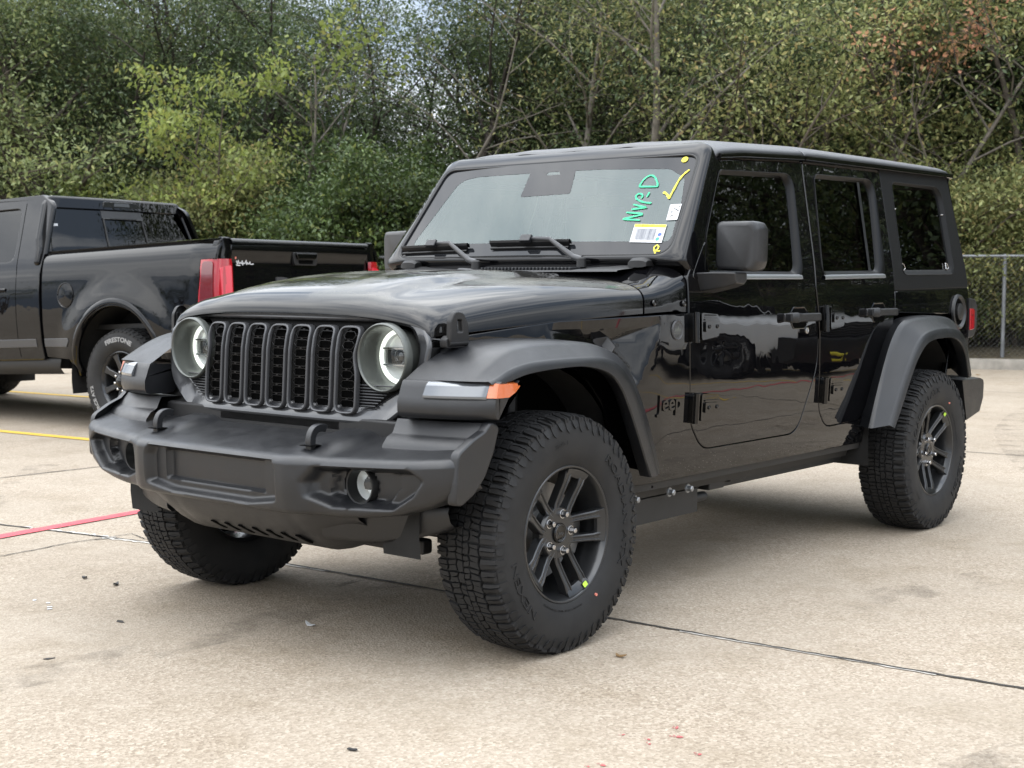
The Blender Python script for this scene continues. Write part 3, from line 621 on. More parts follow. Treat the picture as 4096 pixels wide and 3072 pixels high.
put(make_tree('leaning_tree', MT['bark_pale'], MT['leaf_autumn'], 41, 6.8, per=13, rad=.26, size=.095, aspect=.3, r0=.115, kids=(12, 6, 4), first=.3, spread=.58, lean=(-.13, .16), nstem=1), 1400, 2.2, 'leaning tree with pale grey trunk and feathery olive leaves', 'tree')
put(make_tree('leaning_tree', MT['bark_pale'], MT['leaf_autumn'], 42, 6.2, per=13, rad=.25, size=.095, aspect=.3, r0=.10, kids=(11, 6, 4), first=.3, spread=.58, lean=(-.05, .05)), 1250, 2.9, 'feathery yellow-olive tree right of the sky gap', 'tree')
put(make_tree('autumn_tree', MT['bark'], MT['leaf_autumn'], 43, 6.2, per=26, rad=.28, size=.088, r0=.11, kids=(12, 6, 4), first=.15, spread=.6), 1690, 2.4, 'yellowing tree with slender brown trunk above the hardtop roof', 'tree')
put(make_tree('orange_tree', MT['bark'], MT['leaf_orange'], 44, 5.1, per=6, rad=.16, size=.085, aspect=.6, r0=.05, kids=(6, 4, 3), first=.72, spread=.45), 1790, 1.5, 'slender tree tipped with orange autumn leaves', 'tree')
put(make_tree('autumn_tree', MT['bark'], MT['leaf_autumn'], 45, 6.2, per=27, rad=.28, size=.088, r0=.1, kids=(12, 6, 4), first=.1, spread=.62), 1905, 1.6, 'bushy yellow-green tree over the rear of the roof', 'tree')
put(make_tree('bare_tree', MT['bark_pale'], MT['leaf_olive'], 46, 6.8, per=1, rad=.2, size=.10, r0=.06, kids=(10, 7, 5), first=.3, spread=.64, wob=.15, keep=.5), 2075, 2.2, 'grey twiggy tree with hardly any leaves at upper right', 'tree')
put(make_tree('autumn_tree', MT['bark'], MT['leaf_autumn'], 47, 6.4, per=27, rad=.28, size=.088, r0=.1, kids=(12, 6, 4), first=.1, spread=.62), 2215, 2.3, 'yellow-green tree at the right edge above the fence', 'tree')
put(make_tree('autumn_tree', MT['bark'], MT['leaf_autumn'], 48, 6.6, per=25, rad=.28, size=.085, r0=.1, kids=(12, 6, 4), first=.1, spread=.62), 1540, 1.9, 'olive and yellow tree above the windscreen corner', 'tree')
# shrubs and vines along the fence: five kinds, copied along the strip
sh = [make_tree('fence_shrub', MT['bark'], MT['leaf_autumn'], 61, 2.5, per=20, rad=.21, size=.082, r0=.035, kids=(8, 5, 4), first=.02, spread=.62, nstem=5, zmin=.02),
      make_tree('fence_shrub', MT['bark'], MT['leaf_olive'], 62, 2.2, per=20, rad=.21, size=.082, r0=.035, kids=(8, 5, 4), first=.02, spread=.62, nstem=5, zmin=.02),
      make_tree('grassy_shrub', MT['bark_pale'], MT['leaf_lime'], 63, 2.6, per=7, rad=.17, size=.17, aspect=.16, r0=.018, kids=(7, 4, 3), first=.15, spread=.45, nstem=9, zmin=.02),
      make_tree('evergreen_shrub', MT['bark_dark'], MT['leaf_dark'], 64, 2.4, per=16, rad=.18, size=.09, r0=.05, kids=(8, 6, 4), first=.02, spread=.66, nstem=5, zmin=.02)]
desc = ['yellow-olive shrub in the row along the fence', 'grey-olive shrub in the row along the fence', 'grassy yellow-green shrub with thin upright stems above the bonnet', 'dark evergreen shrub in the row along the fence']
cats = ['shrub']*4; used = set()
rows = [(-60, 1.0, 1), (40, 1.1, 1), (120, .9, 3), (210, 1.3, 1), (300, 1.0, 1), (350, 1.6, 3), (520, 1.2, 0), (590, 1.6, 3), (690, .9, 3), (985, 1.3, 3), (1050, 1.0, 0), (1120, 1.2, 2), (1190, 1.4, 2), (1260, 1.0, 0), (1320, 1.5, 2),
        (1400, 1.1, 0), (1480, 1.2, 2), (1560, 1.0, 0), (1640, 1.1, 1), (1720, 1.0, 0), (1800, 1.2, 0), (1880, 1.0, 1), (1950, 1.0, 0), (2010, 1.6, 3), (2075, 1.75, 0), (2130, 1.9, 1), (2190, 1.7, 0), (2260, 1.8, 0), (2340, 1.8, 1)]
def again(k, protos, seen):
    if k not in seen: seen.add(k); return protos[k]
    return copy_tree(protos[k])
for i, (px, wd, k) in enumerate(rows):
    o = again(k, sh, used); rr = random.Random(100+i); hs_ = {2: (.8, 1.1), 3: (.7, 1.05)}.get(k, (.65, 1.15)); lo_ = .85 if 980 < px < 1600 else 1.0
    put(o, px, wd+.1, desc[k], 'shrub', ['yellow shrubs along the fence', 'olive shrubs along the fence', 'grassy shrubs along the fence', 'evergreen shrubs along the fence'][k], rr.random()*6.28, rr.uniform(*hs_)*lo_)
# the wood behind, row after row
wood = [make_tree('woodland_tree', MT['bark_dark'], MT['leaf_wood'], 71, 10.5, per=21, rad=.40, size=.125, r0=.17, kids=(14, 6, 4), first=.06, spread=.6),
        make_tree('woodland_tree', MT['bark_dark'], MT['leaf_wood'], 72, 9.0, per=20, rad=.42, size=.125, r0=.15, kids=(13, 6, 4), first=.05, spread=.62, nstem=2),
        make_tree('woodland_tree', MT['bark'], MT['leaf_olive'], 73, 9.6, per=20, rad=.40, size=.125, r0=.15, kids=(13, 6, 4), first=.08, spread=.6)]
usedw = set(); rr = random.Random(9)
def wtree(pos, k, sc, lab, grp):
    o = again(k, wood, usedw); o.location = (pos.x, pos.y, .2); o.rotation_euler = (0, 0, rr.random()*6.28); o.scale = (sc, sc, sc*rr.uniform(.9, 1.15)); tag(o, lab, 'tree', grp); placed.append(o)
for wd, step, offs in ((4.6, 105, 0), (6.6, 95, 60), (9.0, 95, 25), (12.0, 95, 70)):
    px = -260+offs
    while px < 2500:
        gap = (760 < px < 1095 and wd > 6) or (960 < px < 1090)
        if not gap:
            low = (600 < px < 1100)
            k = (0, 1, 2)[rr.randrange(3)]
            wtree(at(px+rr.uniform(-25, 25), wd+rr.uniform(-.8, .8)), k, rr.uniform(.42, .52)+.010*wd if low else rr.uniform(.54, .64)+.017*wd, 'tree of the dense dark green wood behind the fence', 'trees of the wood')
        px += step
# the wood goes on along the kerb, outside the picture, where the glossy doors and windows mirror it
for i in range(56):
    t = -5-i*.72; wtree(KP(t, 1.6+3.0*(i % 4)+rr.uniform(-.5, .5)), rr.randrange(3), rr.uniform(.95, 1.25), 'tree of the dense wood beyond the right edge of the picture', 'trees outside the picture')
for i in range(16):
    t = -4-i*2.2; o = copy_tree(sh[(0, 1, 3)[i % 3]]); q = KP(t, 1.1); o.location = (q.x, q.y, .15); o.scale = (1.2,)*3; tag(o, 'shrub along the fence beyond the right edge of the picture', 'shrub', 'shrubs outside the picture')
for i in range(22):
    a = math.radians(100+i*8.5); R_ = rr.uniform(48, 62); wtree(Vector((math.cos(a)*R_+2, math.sin(a)*R_, 0)), rr.randrange(3), rr.uniform(.42, .7), 'distant tree across the lot behind the photographer', 'trees across the lot')
# ================================================================ BLACK OFF-ROAD VEHICLE
SUV = thing('off_road_vehicle', 'black four-door off-road vehicle with slotted grille and round headlamps, parked nearest', 'car')
ZZ = [.40, .47, .55, .65, .8, 1.0, 1.13, 1.21, 1.27, 1.32, 1.77, 1.9]; YYs = [.755, .772, .786, .795, .803, .805, .801, .794, .785, .775, .674, .645]
_zz = np.linspace(.4, 1.9, 151); _yy = np.interp(_zz, ZZ, YYs)
for _ in range(14): _yy[1:-1] = (_yy[:-2]+_yy[1:-1]*2+_yy[2:])/4
def Ys(z): return float(np.interp(z, _zz, _yy))
def taper(x): return 0.0 if x > .72 else (.72-x)/1.12
def Yb(x, z):
    k = min(1, max(0, taper(x))); return Ys(z)-.165*k**1.25
def side(sg, off=0.0): return lambda x, z: (x, sg*(Yb(x, z)+off), z)
def P(name): return MT[name]
SIDES = (-1, 1)
# ---- wheel ------------------------------------------------------
def crown(y): return .3985-.004*(abs(y)/.11)**2-(.016*((abs(y)-.095)/.03)**2 if abs(y) > .095 else 0)
def make_tyre(letters=True):
    mb = MB()
    prof = [(-.092, .218), (-.104, .222), (-.115, .236), (-.1245, .272), (-.1275, .305), (-.1262, .335), (-.1225, .356), (-.1165, .372), (-.105, .3805), (-.06, .3855), (0, .3875), (.06, .3855), (.105, .3805), (.1165, .372), (.1225, .356), (.1262, .335), (.1275, .305), (.1245, .272), (.115, .236), (.104, .222), (.092, .218)]
    mb.lathe(prof, 120, 'y')
    rj = random.Random(12)
    def blk(poly, depth=.0115):
        poly = [(a+rj.uniform(-.0028, .0028), b+rj.uniform(-.0016, .0016)) for a, b in poly]
        n = len(poly); cx = sum(q[0] for q in poly)/n; cy = sum(q[1] for q in poly)/n
        top = []; bot = []
        for s, y in poly:
            s2, y2 = cx+(s-cx)*.93, cy+(y-cy)*.95
            R = crown(y2); a = s2/.3985; top.append((R*math.sin(a), y2, R*math.cos(a)))
            R = crown(y)-depth; a = s/.3985; bot.append((R*math.sin(a), y, R*math.cos(a)))
        b = len(mb.v); mb.add(top+bot, [tuple(range(n))]+[(i, i+n, (i+1) % n+n, (i+1) % n) for i in range(n)])
    C = 2*PI*.3985; NP = 62; p = C/NP; rg = random.Random(3)
    for k in range(NP):
        s0 = k*p; j = 1 if k % 2 else 0
        w_ = p*.90
        for sg in (-1, 1):
            o = (0 if sg < 0 else p*.5)+s0
            # centre row, zig-zag
            blk([(o+.001, sg*.001), (o+w_*.52, sg*.003), (o+w_*.62, sg*.026), (o+w_*.10, sg*.022)])
            blk([(o+w_*.56, sg*.003), (o+w_*.98, sg*.001), (o+w_*1.05, sg*.021), (o+w_*.67, sg*.026)])
            # intermediate rows
            blk([(o+w_*.12, sg*.0275), (o+w_*.64, sg*.031), (o+w_*.50, sg*.060), (o+w_*.0, sg*.0655)])
            blk([(o+w_*.70, sg*.031), (o+w_*1.06, sg*.0265), (o+w_*.96, sg*.0635), (o+w_*.55, sg*.060)])
            # shoulder lugs, long and short in turn, wrapping on to the sidewall
            ye = .121 if j else .116
            o2 = o+p*.06
            blk([(o2, sg*.0705), (o2+w_*.36, sg*.067), (o2+w_*.40, sg*.096), (o2+w_*.36, sg*ye), (o2-w_*.01, sg*ye)], .013)
            blk([(o2+w_*.41, sg*.067), (o2+w_*.80, sg*.0695), (o2+w_*.76, sg*ye), (o2+w_*.42, sg*ye), (o2+w_*.455, sg*.096)], .013)
            # sidewall lugs
            a0 = (o2+w_*.05)/.3985; a1 = (o2+w_*.70)/.3985; am = (a0+a1)/2; ri = .336 if j else .347
            vs = []
            for a, r, yy in ((a0, .375, .1185), (a1, .375, .1185), (a1, ri+.012, .1285), (am, ri, .1290), (a0, ri+.012, .1285)):
                vs.append((r*math.sin(a), sg*yy, r*math.cos(a)))
            for a, r, yy in ((a0, .375, .112), (a1, .375, .112), (a1, ri+.012, .1235), (am, ri, .1245), (a0, ri+.012, .1235)):
                vs.append((r*math.sin(a), sg*yy, r*math.cos(a)))
            mb.add(vs, [(0, 1, 2, 3, 4)]+[(i, i+5, (i+1) % 5+5, (i+1) % 5) for i in range(5)])
    def curl(s, a_start, r0, size, sx=1.0, ext=.0020, ytop=.1284, side=-1):
        vs, fs = text_geo(s, size, ext, sx)
        q = []
        for x, y, z in vs:
            r = r0+y; a = a_start-x/(r0+size*.35)     # clockwise as seen from the outer side
            q.append((r*math.cos(a), side*(ytop+z), r*math.sin(a)))
        mb.add(q, fs)
    if letters:
        curl('ROADIAN ATX', math.radians(52), .289, .040, 1.55)
        curl('NEXEN', math.radians(232), .289, .040, 1.75)
        curl('3840-1', math.radians(108), .300, .022, 1.2, ext=.0002)
        curl('MAX LOAD 1 350 LBS  SINGLE  TREADWEAR 500', math.radians(285), .246, .010, 1.0, ext=.0003, ytop=.1205)
    return mb
def make_wheel(side_sg, parent, x, y, z=.391, spin=0.0, stickers=True):
    """outer face towards -Y when side_sg=-1"""
    R = Matrix.Rotation(spin, 4, 'Y')
    if side_sg > 0: R = Matrix.Rotation(PI, 4, 'Z') @ R
    wl = bpy.data.objects.new('wheel', None); COL.objects.link(wl); wl.parent = parent; wl.matrix_local = Matrix.Translation((x, y, z)) @ R
    make_tyre().build('tyre', P('rubber'), wl, sharp=25, recalc=False)
    mb = MB()
    mb.lathe([(-.098, .2265), (-.108, .2285), (-.1115, .225), (-.110, .219), (-.101, .2135), (-.088, .2085), (-.060, .2035), (-.020, .198), (.05, .196), (.088, .207), (.095, .222), (.085, .222)], 96, 'y')
    mb.lathe([(-.072, .0), (-.072, .05), (-.0715, .083), (-.060, .090), (-.030, .088), (-.02, .06), (-.02, 0)], 50, 'y')
    def yface(r): return -.0715-.030*sstep(.07, .205, r)
    for k in range(5):
        th = math.radians(73+72*k); c, s = math.cos(th), math.sin(th)
        for sd_ in (-1, 1):
            off0, off1 = .033*sd_, .040*sd_
            secs = []
            for r, hw in ((.050, .0125), (.09, .0128), (.13, .0130), (.165, .0135), (.172, .0150), (.211, .0165)):
                f = (r-.055)/.15; off = off0+(off1-off0)*min(1, f*1.0); y0 = yface(r); sec = []
                g = .0045 if .066 < r < .2 else 0.0
                for t, dy in ((-hw, .034), (-hw, .004), (-hw+.0035, 0), (-hw+.0075, 0), (-hw+.0095, g), (hw-.0095, g), (hw-.0075, 0), (hw-.0035, 0), (hw, .004), (hw, .034)):
                    tt = off+t; rr2 = math.sqrt(max(r*r-tt*tt*.0, 1e-6))
                    sec.append((rr2*c-tt*s, y0+dy, rr2*s+tt*c))
                secs.append(sec)
            mb.loft(secs, closed=True, cap=True)
        # bridge plate where a pair meets the rim
        secs = []
        for a in np.linspace(-.27, .27, 7):
            sec = []
            for r, yy in ((.187, -.092), (.203, -.1035), (.215, -.108), (.213, -.085), (.19, -.075)):
                sec.append((r*math.cos(th+a), yy+.0005, r*math.sin(th+a)))
            secs.append(sec)
        mb.loft(secs, closed=True, cap=True)
    mb.build('rim', P('rim'), wl, sharp=28, bevel=.0012, bseg=1)
    for k in range(5):
        th = math.radians(73+72*k); c, s = math.cos(th)*.0635, math.sin(th)*.0635
        mb = MB(); mb.lathe([(-.0695, .016), (-.0735, .0155), (-.074, .0125), (-.060, .0125)], 16, 'y', (c, 0, s)); mb.lathe([(-.066, .0105), (-.088, .0105), (-.0925, .0085), (-.0935, .004), (-.0935, 0)], 6, 'y', (c, 0, s))
        mb.build('lug_nut', P('chrome'), wl, sharp=30)
    mb = MB(); mb.lathe([(-.071, .0335), (-.078, .033), (-.0805, .0305), (-.0795, .0285), (-.0795, 0)], 40, 'y')
    mb.build('centre_cap', P('gloss'), wl)
    mb = MB(); mb.lathe([(-.0797, .0262), (-.0806, .0270), (-.0797, .0278)], 40, 'y')
    vs, fs = text_geo('Jeep', .016, .0006)
    cx = sum(v[0] for v in vs)/len(vs)
    mb.add([(v[0]-cx, -.0799-v[2], v[1]-.005) for v in vs], fs)
    mb.build('cap_emblem', P('satin'), wl)
    mb = MB(); mb.lathe([(.0, .162), (.0, .075), (-.03, .072), (-.03, .04), (.03, .04), (.03, .162)], 60, 'y', closed=True); mb.build('brake_disc', P('steel'), wl)
    if stickers:
        a = math.radians(-62); mb = MB(); e1 = Vector((-math.sin(a), 0, math.cos(a))); e0 = Vector((math.cos(a), -.35, math.sin(a))).normalized(); c0 = Vector((math.cos(a)*.206, -.1078, math.sin(a)*.206))
        poly = rpoly([(-.010, -.008), (.010, -.008), (.010, .008), (-.010, .008)], .003, 3); nv = e0.cross(e1)
        nv = nv if nv.y < 0 else -nv
        mb.prism(poly, lambda u, v, d: c0+e1*u+e0*v+nv*(.0012+d), 0, .0008); mb.build('lime_sticker', P('lime'), wl)
        a = math.radians(-58); mb = MB(); mb.lathe([(-.1263, 0), (-.1268, .0048), (-.120, .0052)], 14, 'y', (math.cos(a)*.262, 0, math.sin(a)*.262)); mb.build('paint_dot', P('pink'), wl)
    return wl
W0 = make_wheel(-1, SUV, 0, -.799, spin=0.0)
def wheel_copy(src, x, y, sg, spin):
    c = copy_tree(src, SUV); R = Matrix.Rotation(spin, 4, 'Y')
    if sg > 0: R = Matrix.Rotation(PI, 4, 'Z') @ R
    c.matrix_local = Matrix.Translation((x, y, .391)) @ R; return c
wheel_copy(W0, 3.008, -.799, -1, math.radians(-118)); wheel_copy(W0, 0, .799, 1, math.radians(20)); wheel_copy(W0, 3.008, .799, 1, math.radians(50))
for x, sg in ((0, -1), (0, 1), (3.008, -1), (3.008, 1)):
    mb = MB(); a0 = -.25 if sg < 0 else -.25; secs = []
    for a in np.linspace(a0-.35, a0+.38, 8): secs.append([(x+r*math.cos(a), sg*(.799+yy), .391+r*math.sin(a)) for r, yy in ((.105, .03), (.175, .03), (.175, -.05), (.105, -.05))])
    mb.loft(secs, closed=True, cap=True); mb.build('brake_caliper', P('steel'), SUV, bevel=.006)
# ---- body sides -------------------------------------------------
door1 = rpoly([(.893, 1.088), (.913, .686), (1.018, .573), (1.78, .573), (1.932, .86), (1.935, 1.0), (1.918, 1.20), (1.985, 1.752), (1.262, 1.716), (.955, 1.30), (.897, 1.235)], [.0, .16, .14, .12, .25, .1, .1, .02, .03, .08, .03], 7)
door2 = rpoly([(1.962, 1.0), (1.974, .66), (2.06, .579), (2.40, .582), (2.52, .72), (2.70, .98), (2.738, 1.11), (2.737, 1.18), (2.795, 1.764), (2.002, 1.752), (1.935, 1.20)], [.1, .14, .12, .06, .12, .1, .06, .05, .02, .02, .1], 7)
win1 = rpoly([(1.006, 1.236), (1.815, 1.240), (1.888, 1.692), (1.262, 1.668), (1.075, 1.405)], [.04, .06, .07, .05, .15], 8)
gl1 = rpoly([(1.052, 1.262), (1.768, 1.264), (1.853, 1.668), (1.283, 1.648), (1.105, 1.400)], [.03, .05, .06, .05, .12], 8)
win2 = rpoly([(1.995, 1.240), (2.650, 1.250), (2.715, 1.716), (2.085, 1.703)], [.05, .06, .08, .05], 8)
gl2 = rpoly([(2.028, 1.268), (2.585, 1.276), (2.680, 1.694), (2.104, 1.682)], [.035, .05, .06, .04], 8)
win3 = rpoly([(2.848, 1.254), (3.505, 1.262), (3.535, 1.724), (2.908, 1.718)], [.05, .05, .09, .05], 8)
gl3 = rpoly([(2.862, 1.281), (3.478, 1.289), (3.509, 1.706), (2.918, 1.705)], [.04, .04, .07, .04], 8)
def strokeloop(mb, loop_a, loop_b, sa, sb): mb.loft([[sa(*q) for q in loop_a], [sb(*q) for q in loop_b]], closed=True)
def window_frame(name, outer, inner, sg, parent, mat, proud=.004, sunk=.016):
    mb = MB(); cx = sum(q[0] for q in outer)/len(outer); cz = sum(q[1] for q in outer)/len(outer)
    def sc(L, k): return [(cx+(u-cx)*k, cz+(v-cz)*k) for u, v in L]
    mid = [((a[0]*.45+b[0]*.55), (a[1]*.45+b[1]*.55)) for a, b in zip(outer, inner)]
    loops = [(sc(outer, 1.004), -.004), (outer, proud), (sc(outer, .990), proud+.001), (mid, -.006), (sc(inner, 1.012), -sunk+.003), (inner, -sunk-.004)]
    mb.loft([[side(sg, o)(*q) for q in L] for L, o in loops], closed=True)
    return mb.build(name, mat, parent, sharp=50)
def hinge(sg, x, z, parent, zg=.052):
    mb = MB()
    def q(u, v, d): return (x+u, sg*(Yb(x+u, z+v)+d), z+v)
    mb.prism(rpoly([(-.028, -.055), (.022, -.055), (.022, .055), (-.028, .055)], .008, 3), q, .001, .020)
    mb.tube([q(-.004, -.058, .020), q(-.004, .058, .020)], .013, 12)
    mb.prism(rpoly([(.012, -.050), (.135, -.036), (.142, -.018), (.142, .030), (.13, .048), (.012, .056)], .012, 4), q, .001, .034)
    mb.prism(rpoly([(.03, -.018), (.132, -.014), (.132, .018), (.03, .022)], .006, 3), q, .034, .041)
    for u in (.055, .112):
        c = q(u, .002, .041); mb.lathe([(sg*0, .0085), (sg*.004, .008), (sg*.005, .005), (sg*.003, .004), (sg*.003, 0)], 6, 'y', c)
    for k in range(3): mb.prism([(.03, .026+.009*k), (.13-.006*k, .024+.009*k), (.13-.006*k, .029+.009*k), (.03, .031+.009*k)], q, .034, .0385-.004*k)
    return mb.build('hinge', P('gloss'), parent, sharp=35, bevel=.0025)
def handle(sg, x0, x1, z, parent):
    L = x1-x0; cx = (x0+x1)/2
    def q(u, v, d): return (cx+u, sg*(Yb(cx+u, z+v)+d), z+v)
    mb = MB()                                    # dished recess
    ring = rpoly([(-.085, .012), (-.055, .042), (.045, .042), (.085, .012), (.085, -.018), (.045, -.052), (-.055, -.052), (-.085, -.018)], .018, 4)
    mb.loft([[q(u*1.02, v*1.02, .0012) for u, v in ring], [q(u*.96, v*.96, .0028) for u, v in ring], [q(u*.88, v*.88, .0016) for u, v in ring], [q(u*.5, v*.5, -.014+.0155) for u, v in ring]], closed=True, cap=True)
    mb.build('handle_recess', P('gloss'), parent)
    mb = MB(); mb.prism(rpoly([(-.056, .034), (.046, .034), (.066, .008), (.066, -.016), (.046, -.044), (-.056, -.044), (-.072, -.016), (-.072, .008)], .012, 4), q, .0030, .0036); mb.build('handle_shade', P('void'), parent)  # flat black plate painted as the shade inside the handle recess
    mb = MB(); secs = []
    for f in np.linspace(0, 1, 15):
        u = -L/2+L*f; e = min(1, min(f, 1-f)/.10); d0 = .046*sstep(0, .14, f)*sstep(0, .10, 1-f)+.004; hh = (.018+.004*(f < .18))*(.75+.25*e)
        secs.append([q(u, v*hh-.003, d0+dd) for v, dd in ((-1, -.010), (-1, -.003), (-.75, .003), (.75, .003), (1, -.003), (1, -.010), (.7, -.014), (-.7, -.014))])
    mb.loft(secs, closed=True, cap=True)
    for u in (-L/2+.022, L/2-.022): mb.prism(rpoly([(u-.02, -.018), (u+.02, -.018), (u+.02, .014), (u-.02, .014)], .006, 3), q, .001, .032)
    return mb.build('handle', P('trim'), parent, sharp=40)
for sg in SIDES:
    S = side(sg); nv = (0, sg, 0)
    mb = MB(); panel(mb, door1, S, nv, [win1], res=.035); d1 = mb.build('door', P('paint'), SUV, sharp=50, recalc=False)
    mb = MB(); panel(mb, door2, S, nv, [win2], res=.035); d2 = mb.build('door', P('paint'), SUV, sharp=50, recalc=False)
    for d, wo, g in ((d1, win1, gl1), (d2, win2, gl2)):
        window_frame('window_seal', wo, g, sg, d, P('seal_frame'))
        mb = MB(); panel(mb, g, side(sg, -.017), nv, res=.06, flange=False); mb.build('window', P('tint'), d, recalc=False)
    mb = MB(); mb.loft([[side(sg, o)(x, z) for x, z in ((2.497, 1.275), (2.545, 1.692))] for o in (-.010,)]+[[side(sg, -.010)(x, z) for x, z in ((2.523, 1.275), (2.571, 1.692))]]); mb.build('division_bar', P('trim'), d2, recalc=False)
    # bright strips under the glass, painted as the sky glint along the sills
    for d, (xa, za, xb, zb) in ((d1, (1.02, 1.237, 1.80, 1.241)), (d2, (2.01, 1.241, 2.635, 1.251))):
        mb = MB(); mb.loft([[side(sg, o)(xa+(xb-xa)*i/10, za+(zb-za)*i/10+dz) for i in range(11)] for o, dz in ((.002, .010), (.008, .006), (.0105, -.002), (.009, -.009), (.002, -.011))]); mb.build('sill_glint', P('sill'), d)
    hinge(sg, .914, 1.045, d1); hinge(sg, .925, .735, d1); hinge(sg, 1.985, 1.06, d2); hinge(sg, 1.995, .742, d2)
    handle(sg, 1.628, 1.905, 1.072, d1); handle(sg, 2.415, 2.695, 1.083, d2)
    if sg < 0:
        mb = MB(); mb.lathe([(-.001, .015), (-.0035, .0145), (-.004, .011), (-.0025, .010), (-.0025, 0)], 24, 'y', (1.833, -Yb(1.833, 1.012), 1.012)); mb.build('key_lock', P('chrome'), d1)
    # fender, sill and rear quarter: one pressing, with the sculpted dip behind the front flare
    A0, A1, A2, A3 = (.12, 1.052), (.690, 1.066), (.455, 1.000), (.575, .850)
    def bary(p, a, b, c):
        d = (b[1]-c[1])*(a[0]-c[0])+(c[0]-b[0])*(a[1]-c[1]); u = ((b[1]-c[1])*(p[0]-c[0])+(c[0]-b[0])*(p[1]-c[1]))/d; v = ((c[1]-a[1])*(p[0]-c[0])+(a[0]-c[0])*(p[1]-c[1]))/d; return u, v, 1-u-v
    def dip(x, z):
        for T, kk in (((A0, A1, A2), 2), ((A1, A2, A3), 1)):
            b = bary((x, z), *T)
            if min(b) >= -1e-4: return .045*max(0, b[kk])
        b = bary((x, z), A0, A2, (.30, .85))
        if min(b) >= 0: return .045*b[1]
        b = bary((x, z), A2, A3, (.40, .80))
        if min(b) >= 0: return .045*b[0]
        return 0.0
    SB = lambda x, z: (x, sg*(Yb(x, z)-dip(x, z)), z)
    low = rpoly([(-.33, 1.030), (.17, 1.078), (.885, 1.096), (.905, .680), (1.012, .565), (1.785, .565), (1.940, .85), (1.944, .97), (1.952, .97), (1.966, .655), (2.055, .571), (2.405, .574), (2.46, .60), (2.47, .47), (1.6, .470), (.95, .472), (.47, .472), (.46, .60), (.40, .78), (.28, .91), (.10, .935), (-.30, .93)], [0, 0, 0, .16, .14, .12, .25, 0, 0, .14, .12, .05, 0, 0, 0, 0, 0, .05, .1, .1, .1, 0], 7)
    mb = MB(); panel(mb, low, SB, nv, res=.030, extra=[[A0, A2], [A2, A1], [A2, A3]], rnd=.003)
    mb.build('body_side', P('paint'), SUV, sharp=24, recalc=False)
    mb = MB(); mb.loft([[(x, sg*(Yb(x, .47)-dy), z) for x in np.linspace(.47, 2.47, 30)] for dy, z in ((.0, .472), (.012, .465), (.014, .440), (.020, .438), (.03, .47))]); mb.build('pinch_weld', P('chassis'), SUV, recalc=False)
    for x in (.60, .72, .9, 1.3, 1.62, 1.75, 2.03, 2.2, 2.33):
        mb = MB(); mb.lathe([(sg*.0, .007), (sg*.0015, .0065), (sg*.0015, 0)], 10, 'y', (x, sg*(Yb(x, .455)-.012), .452)); mb.build('weld_hole', P('void'), SUV)
    # rear quarter
    q_ = rpoly([(2.748, 1.172), (2.745, 1.115), (2.735, 1.08), (3.47, 1.06), (3.40, .75), (3.40, .62), (3.60, .60), (3.662, .70), (3.678, .95), (3.668, 1.188)], [0, .03, 0, 0, .1, 0, .05, .06, .3, .01], 6)
    mb = MB(); panel(mb, q_, S, nv, res=.035, rnd=.006, depth=.03); qp = mb.build('rear_quarter', P('paint_clean'), SUV, sharp=50, recalc=False)
    # hardtop side
    ht = rpoly([(2.742, 1.184), (3.668, 1.199), (3.645, 1.778), (2.803, 1.768)], [.0, .01, .02, .0], 4)
    mb = MB(); panel(mb, ht, side(sg, .001), nv, [win3], res=.04, rnd=.006, depth=.03); hp = mb.build('hardtop_side', P('hardtop_wall'), SUV, sharp=50, recalc=False)
    window_frame('window_seal', win3, gl3, sg, hp, P('hardtop_wall'), proud=.003, sunk=.014)
    mb = MB(); panel(mb, gl3, side(sg, -.015), nv, res=.06, flange=False); mb.build('window', P('tint'), hp, recalc=False)
    for x, z in ((2.893, 1.283), (3.438, 1.292)):
        mb = MB(); mb.tube([side(sg, -.008)(x+u, z+v) for u, v in ((-.016, 0), (-.012, .03), (.008, .026), (.018, .006), (-.004, -.004))], .0026, 6, closed=True); mb.build('wire_clip', P('chrome'), hp)
    for x, z in ((2.905, 1.58), (3.49, 1.575)):
        mb = MB(); mb.tube([side(sg, -.006)(x-.012, z), side(sg, -.003)(x+.012, z+.002)], .0032, 6); mb.build('wire_clip', P('chrome'), hp)
# fuel filler pocket on the driver's rear quarter
mb = MB(); cx, cz = 3.520, 1.068
def fq(a, r, d): x, z = cx+r*math.cos(a), cz+r*math.sin(a)*1.05; return (x, -(Ys(z)+d), z)
an = [2*PI*i/40 for i in range(40)]
mb.loft([[fq(a, r, d) for a in an] for r, d in ((.088, .001), (.086, .012), (.078, .016), (.070, .008), (.066, .004))], closed=True); fp = mb.build('fuel_filler', P('trim'), SUV)
mb = MB(); mb.loft([[fq(a, r, d) for a in an] for r, d in ((.068, .0042), (.03, .0036), (.001, .0036))], closed=True); mb.build('filler_pocket', P('void'), fp)
mb = MB(); mb.loft([[fq(a, r, d) for a in an] for r, d in ((.042, .003), (.042, .016), (.034, .02), (.001, .02))], closed=True); mb.build('filler_cap', P('trim_dark'), fp)
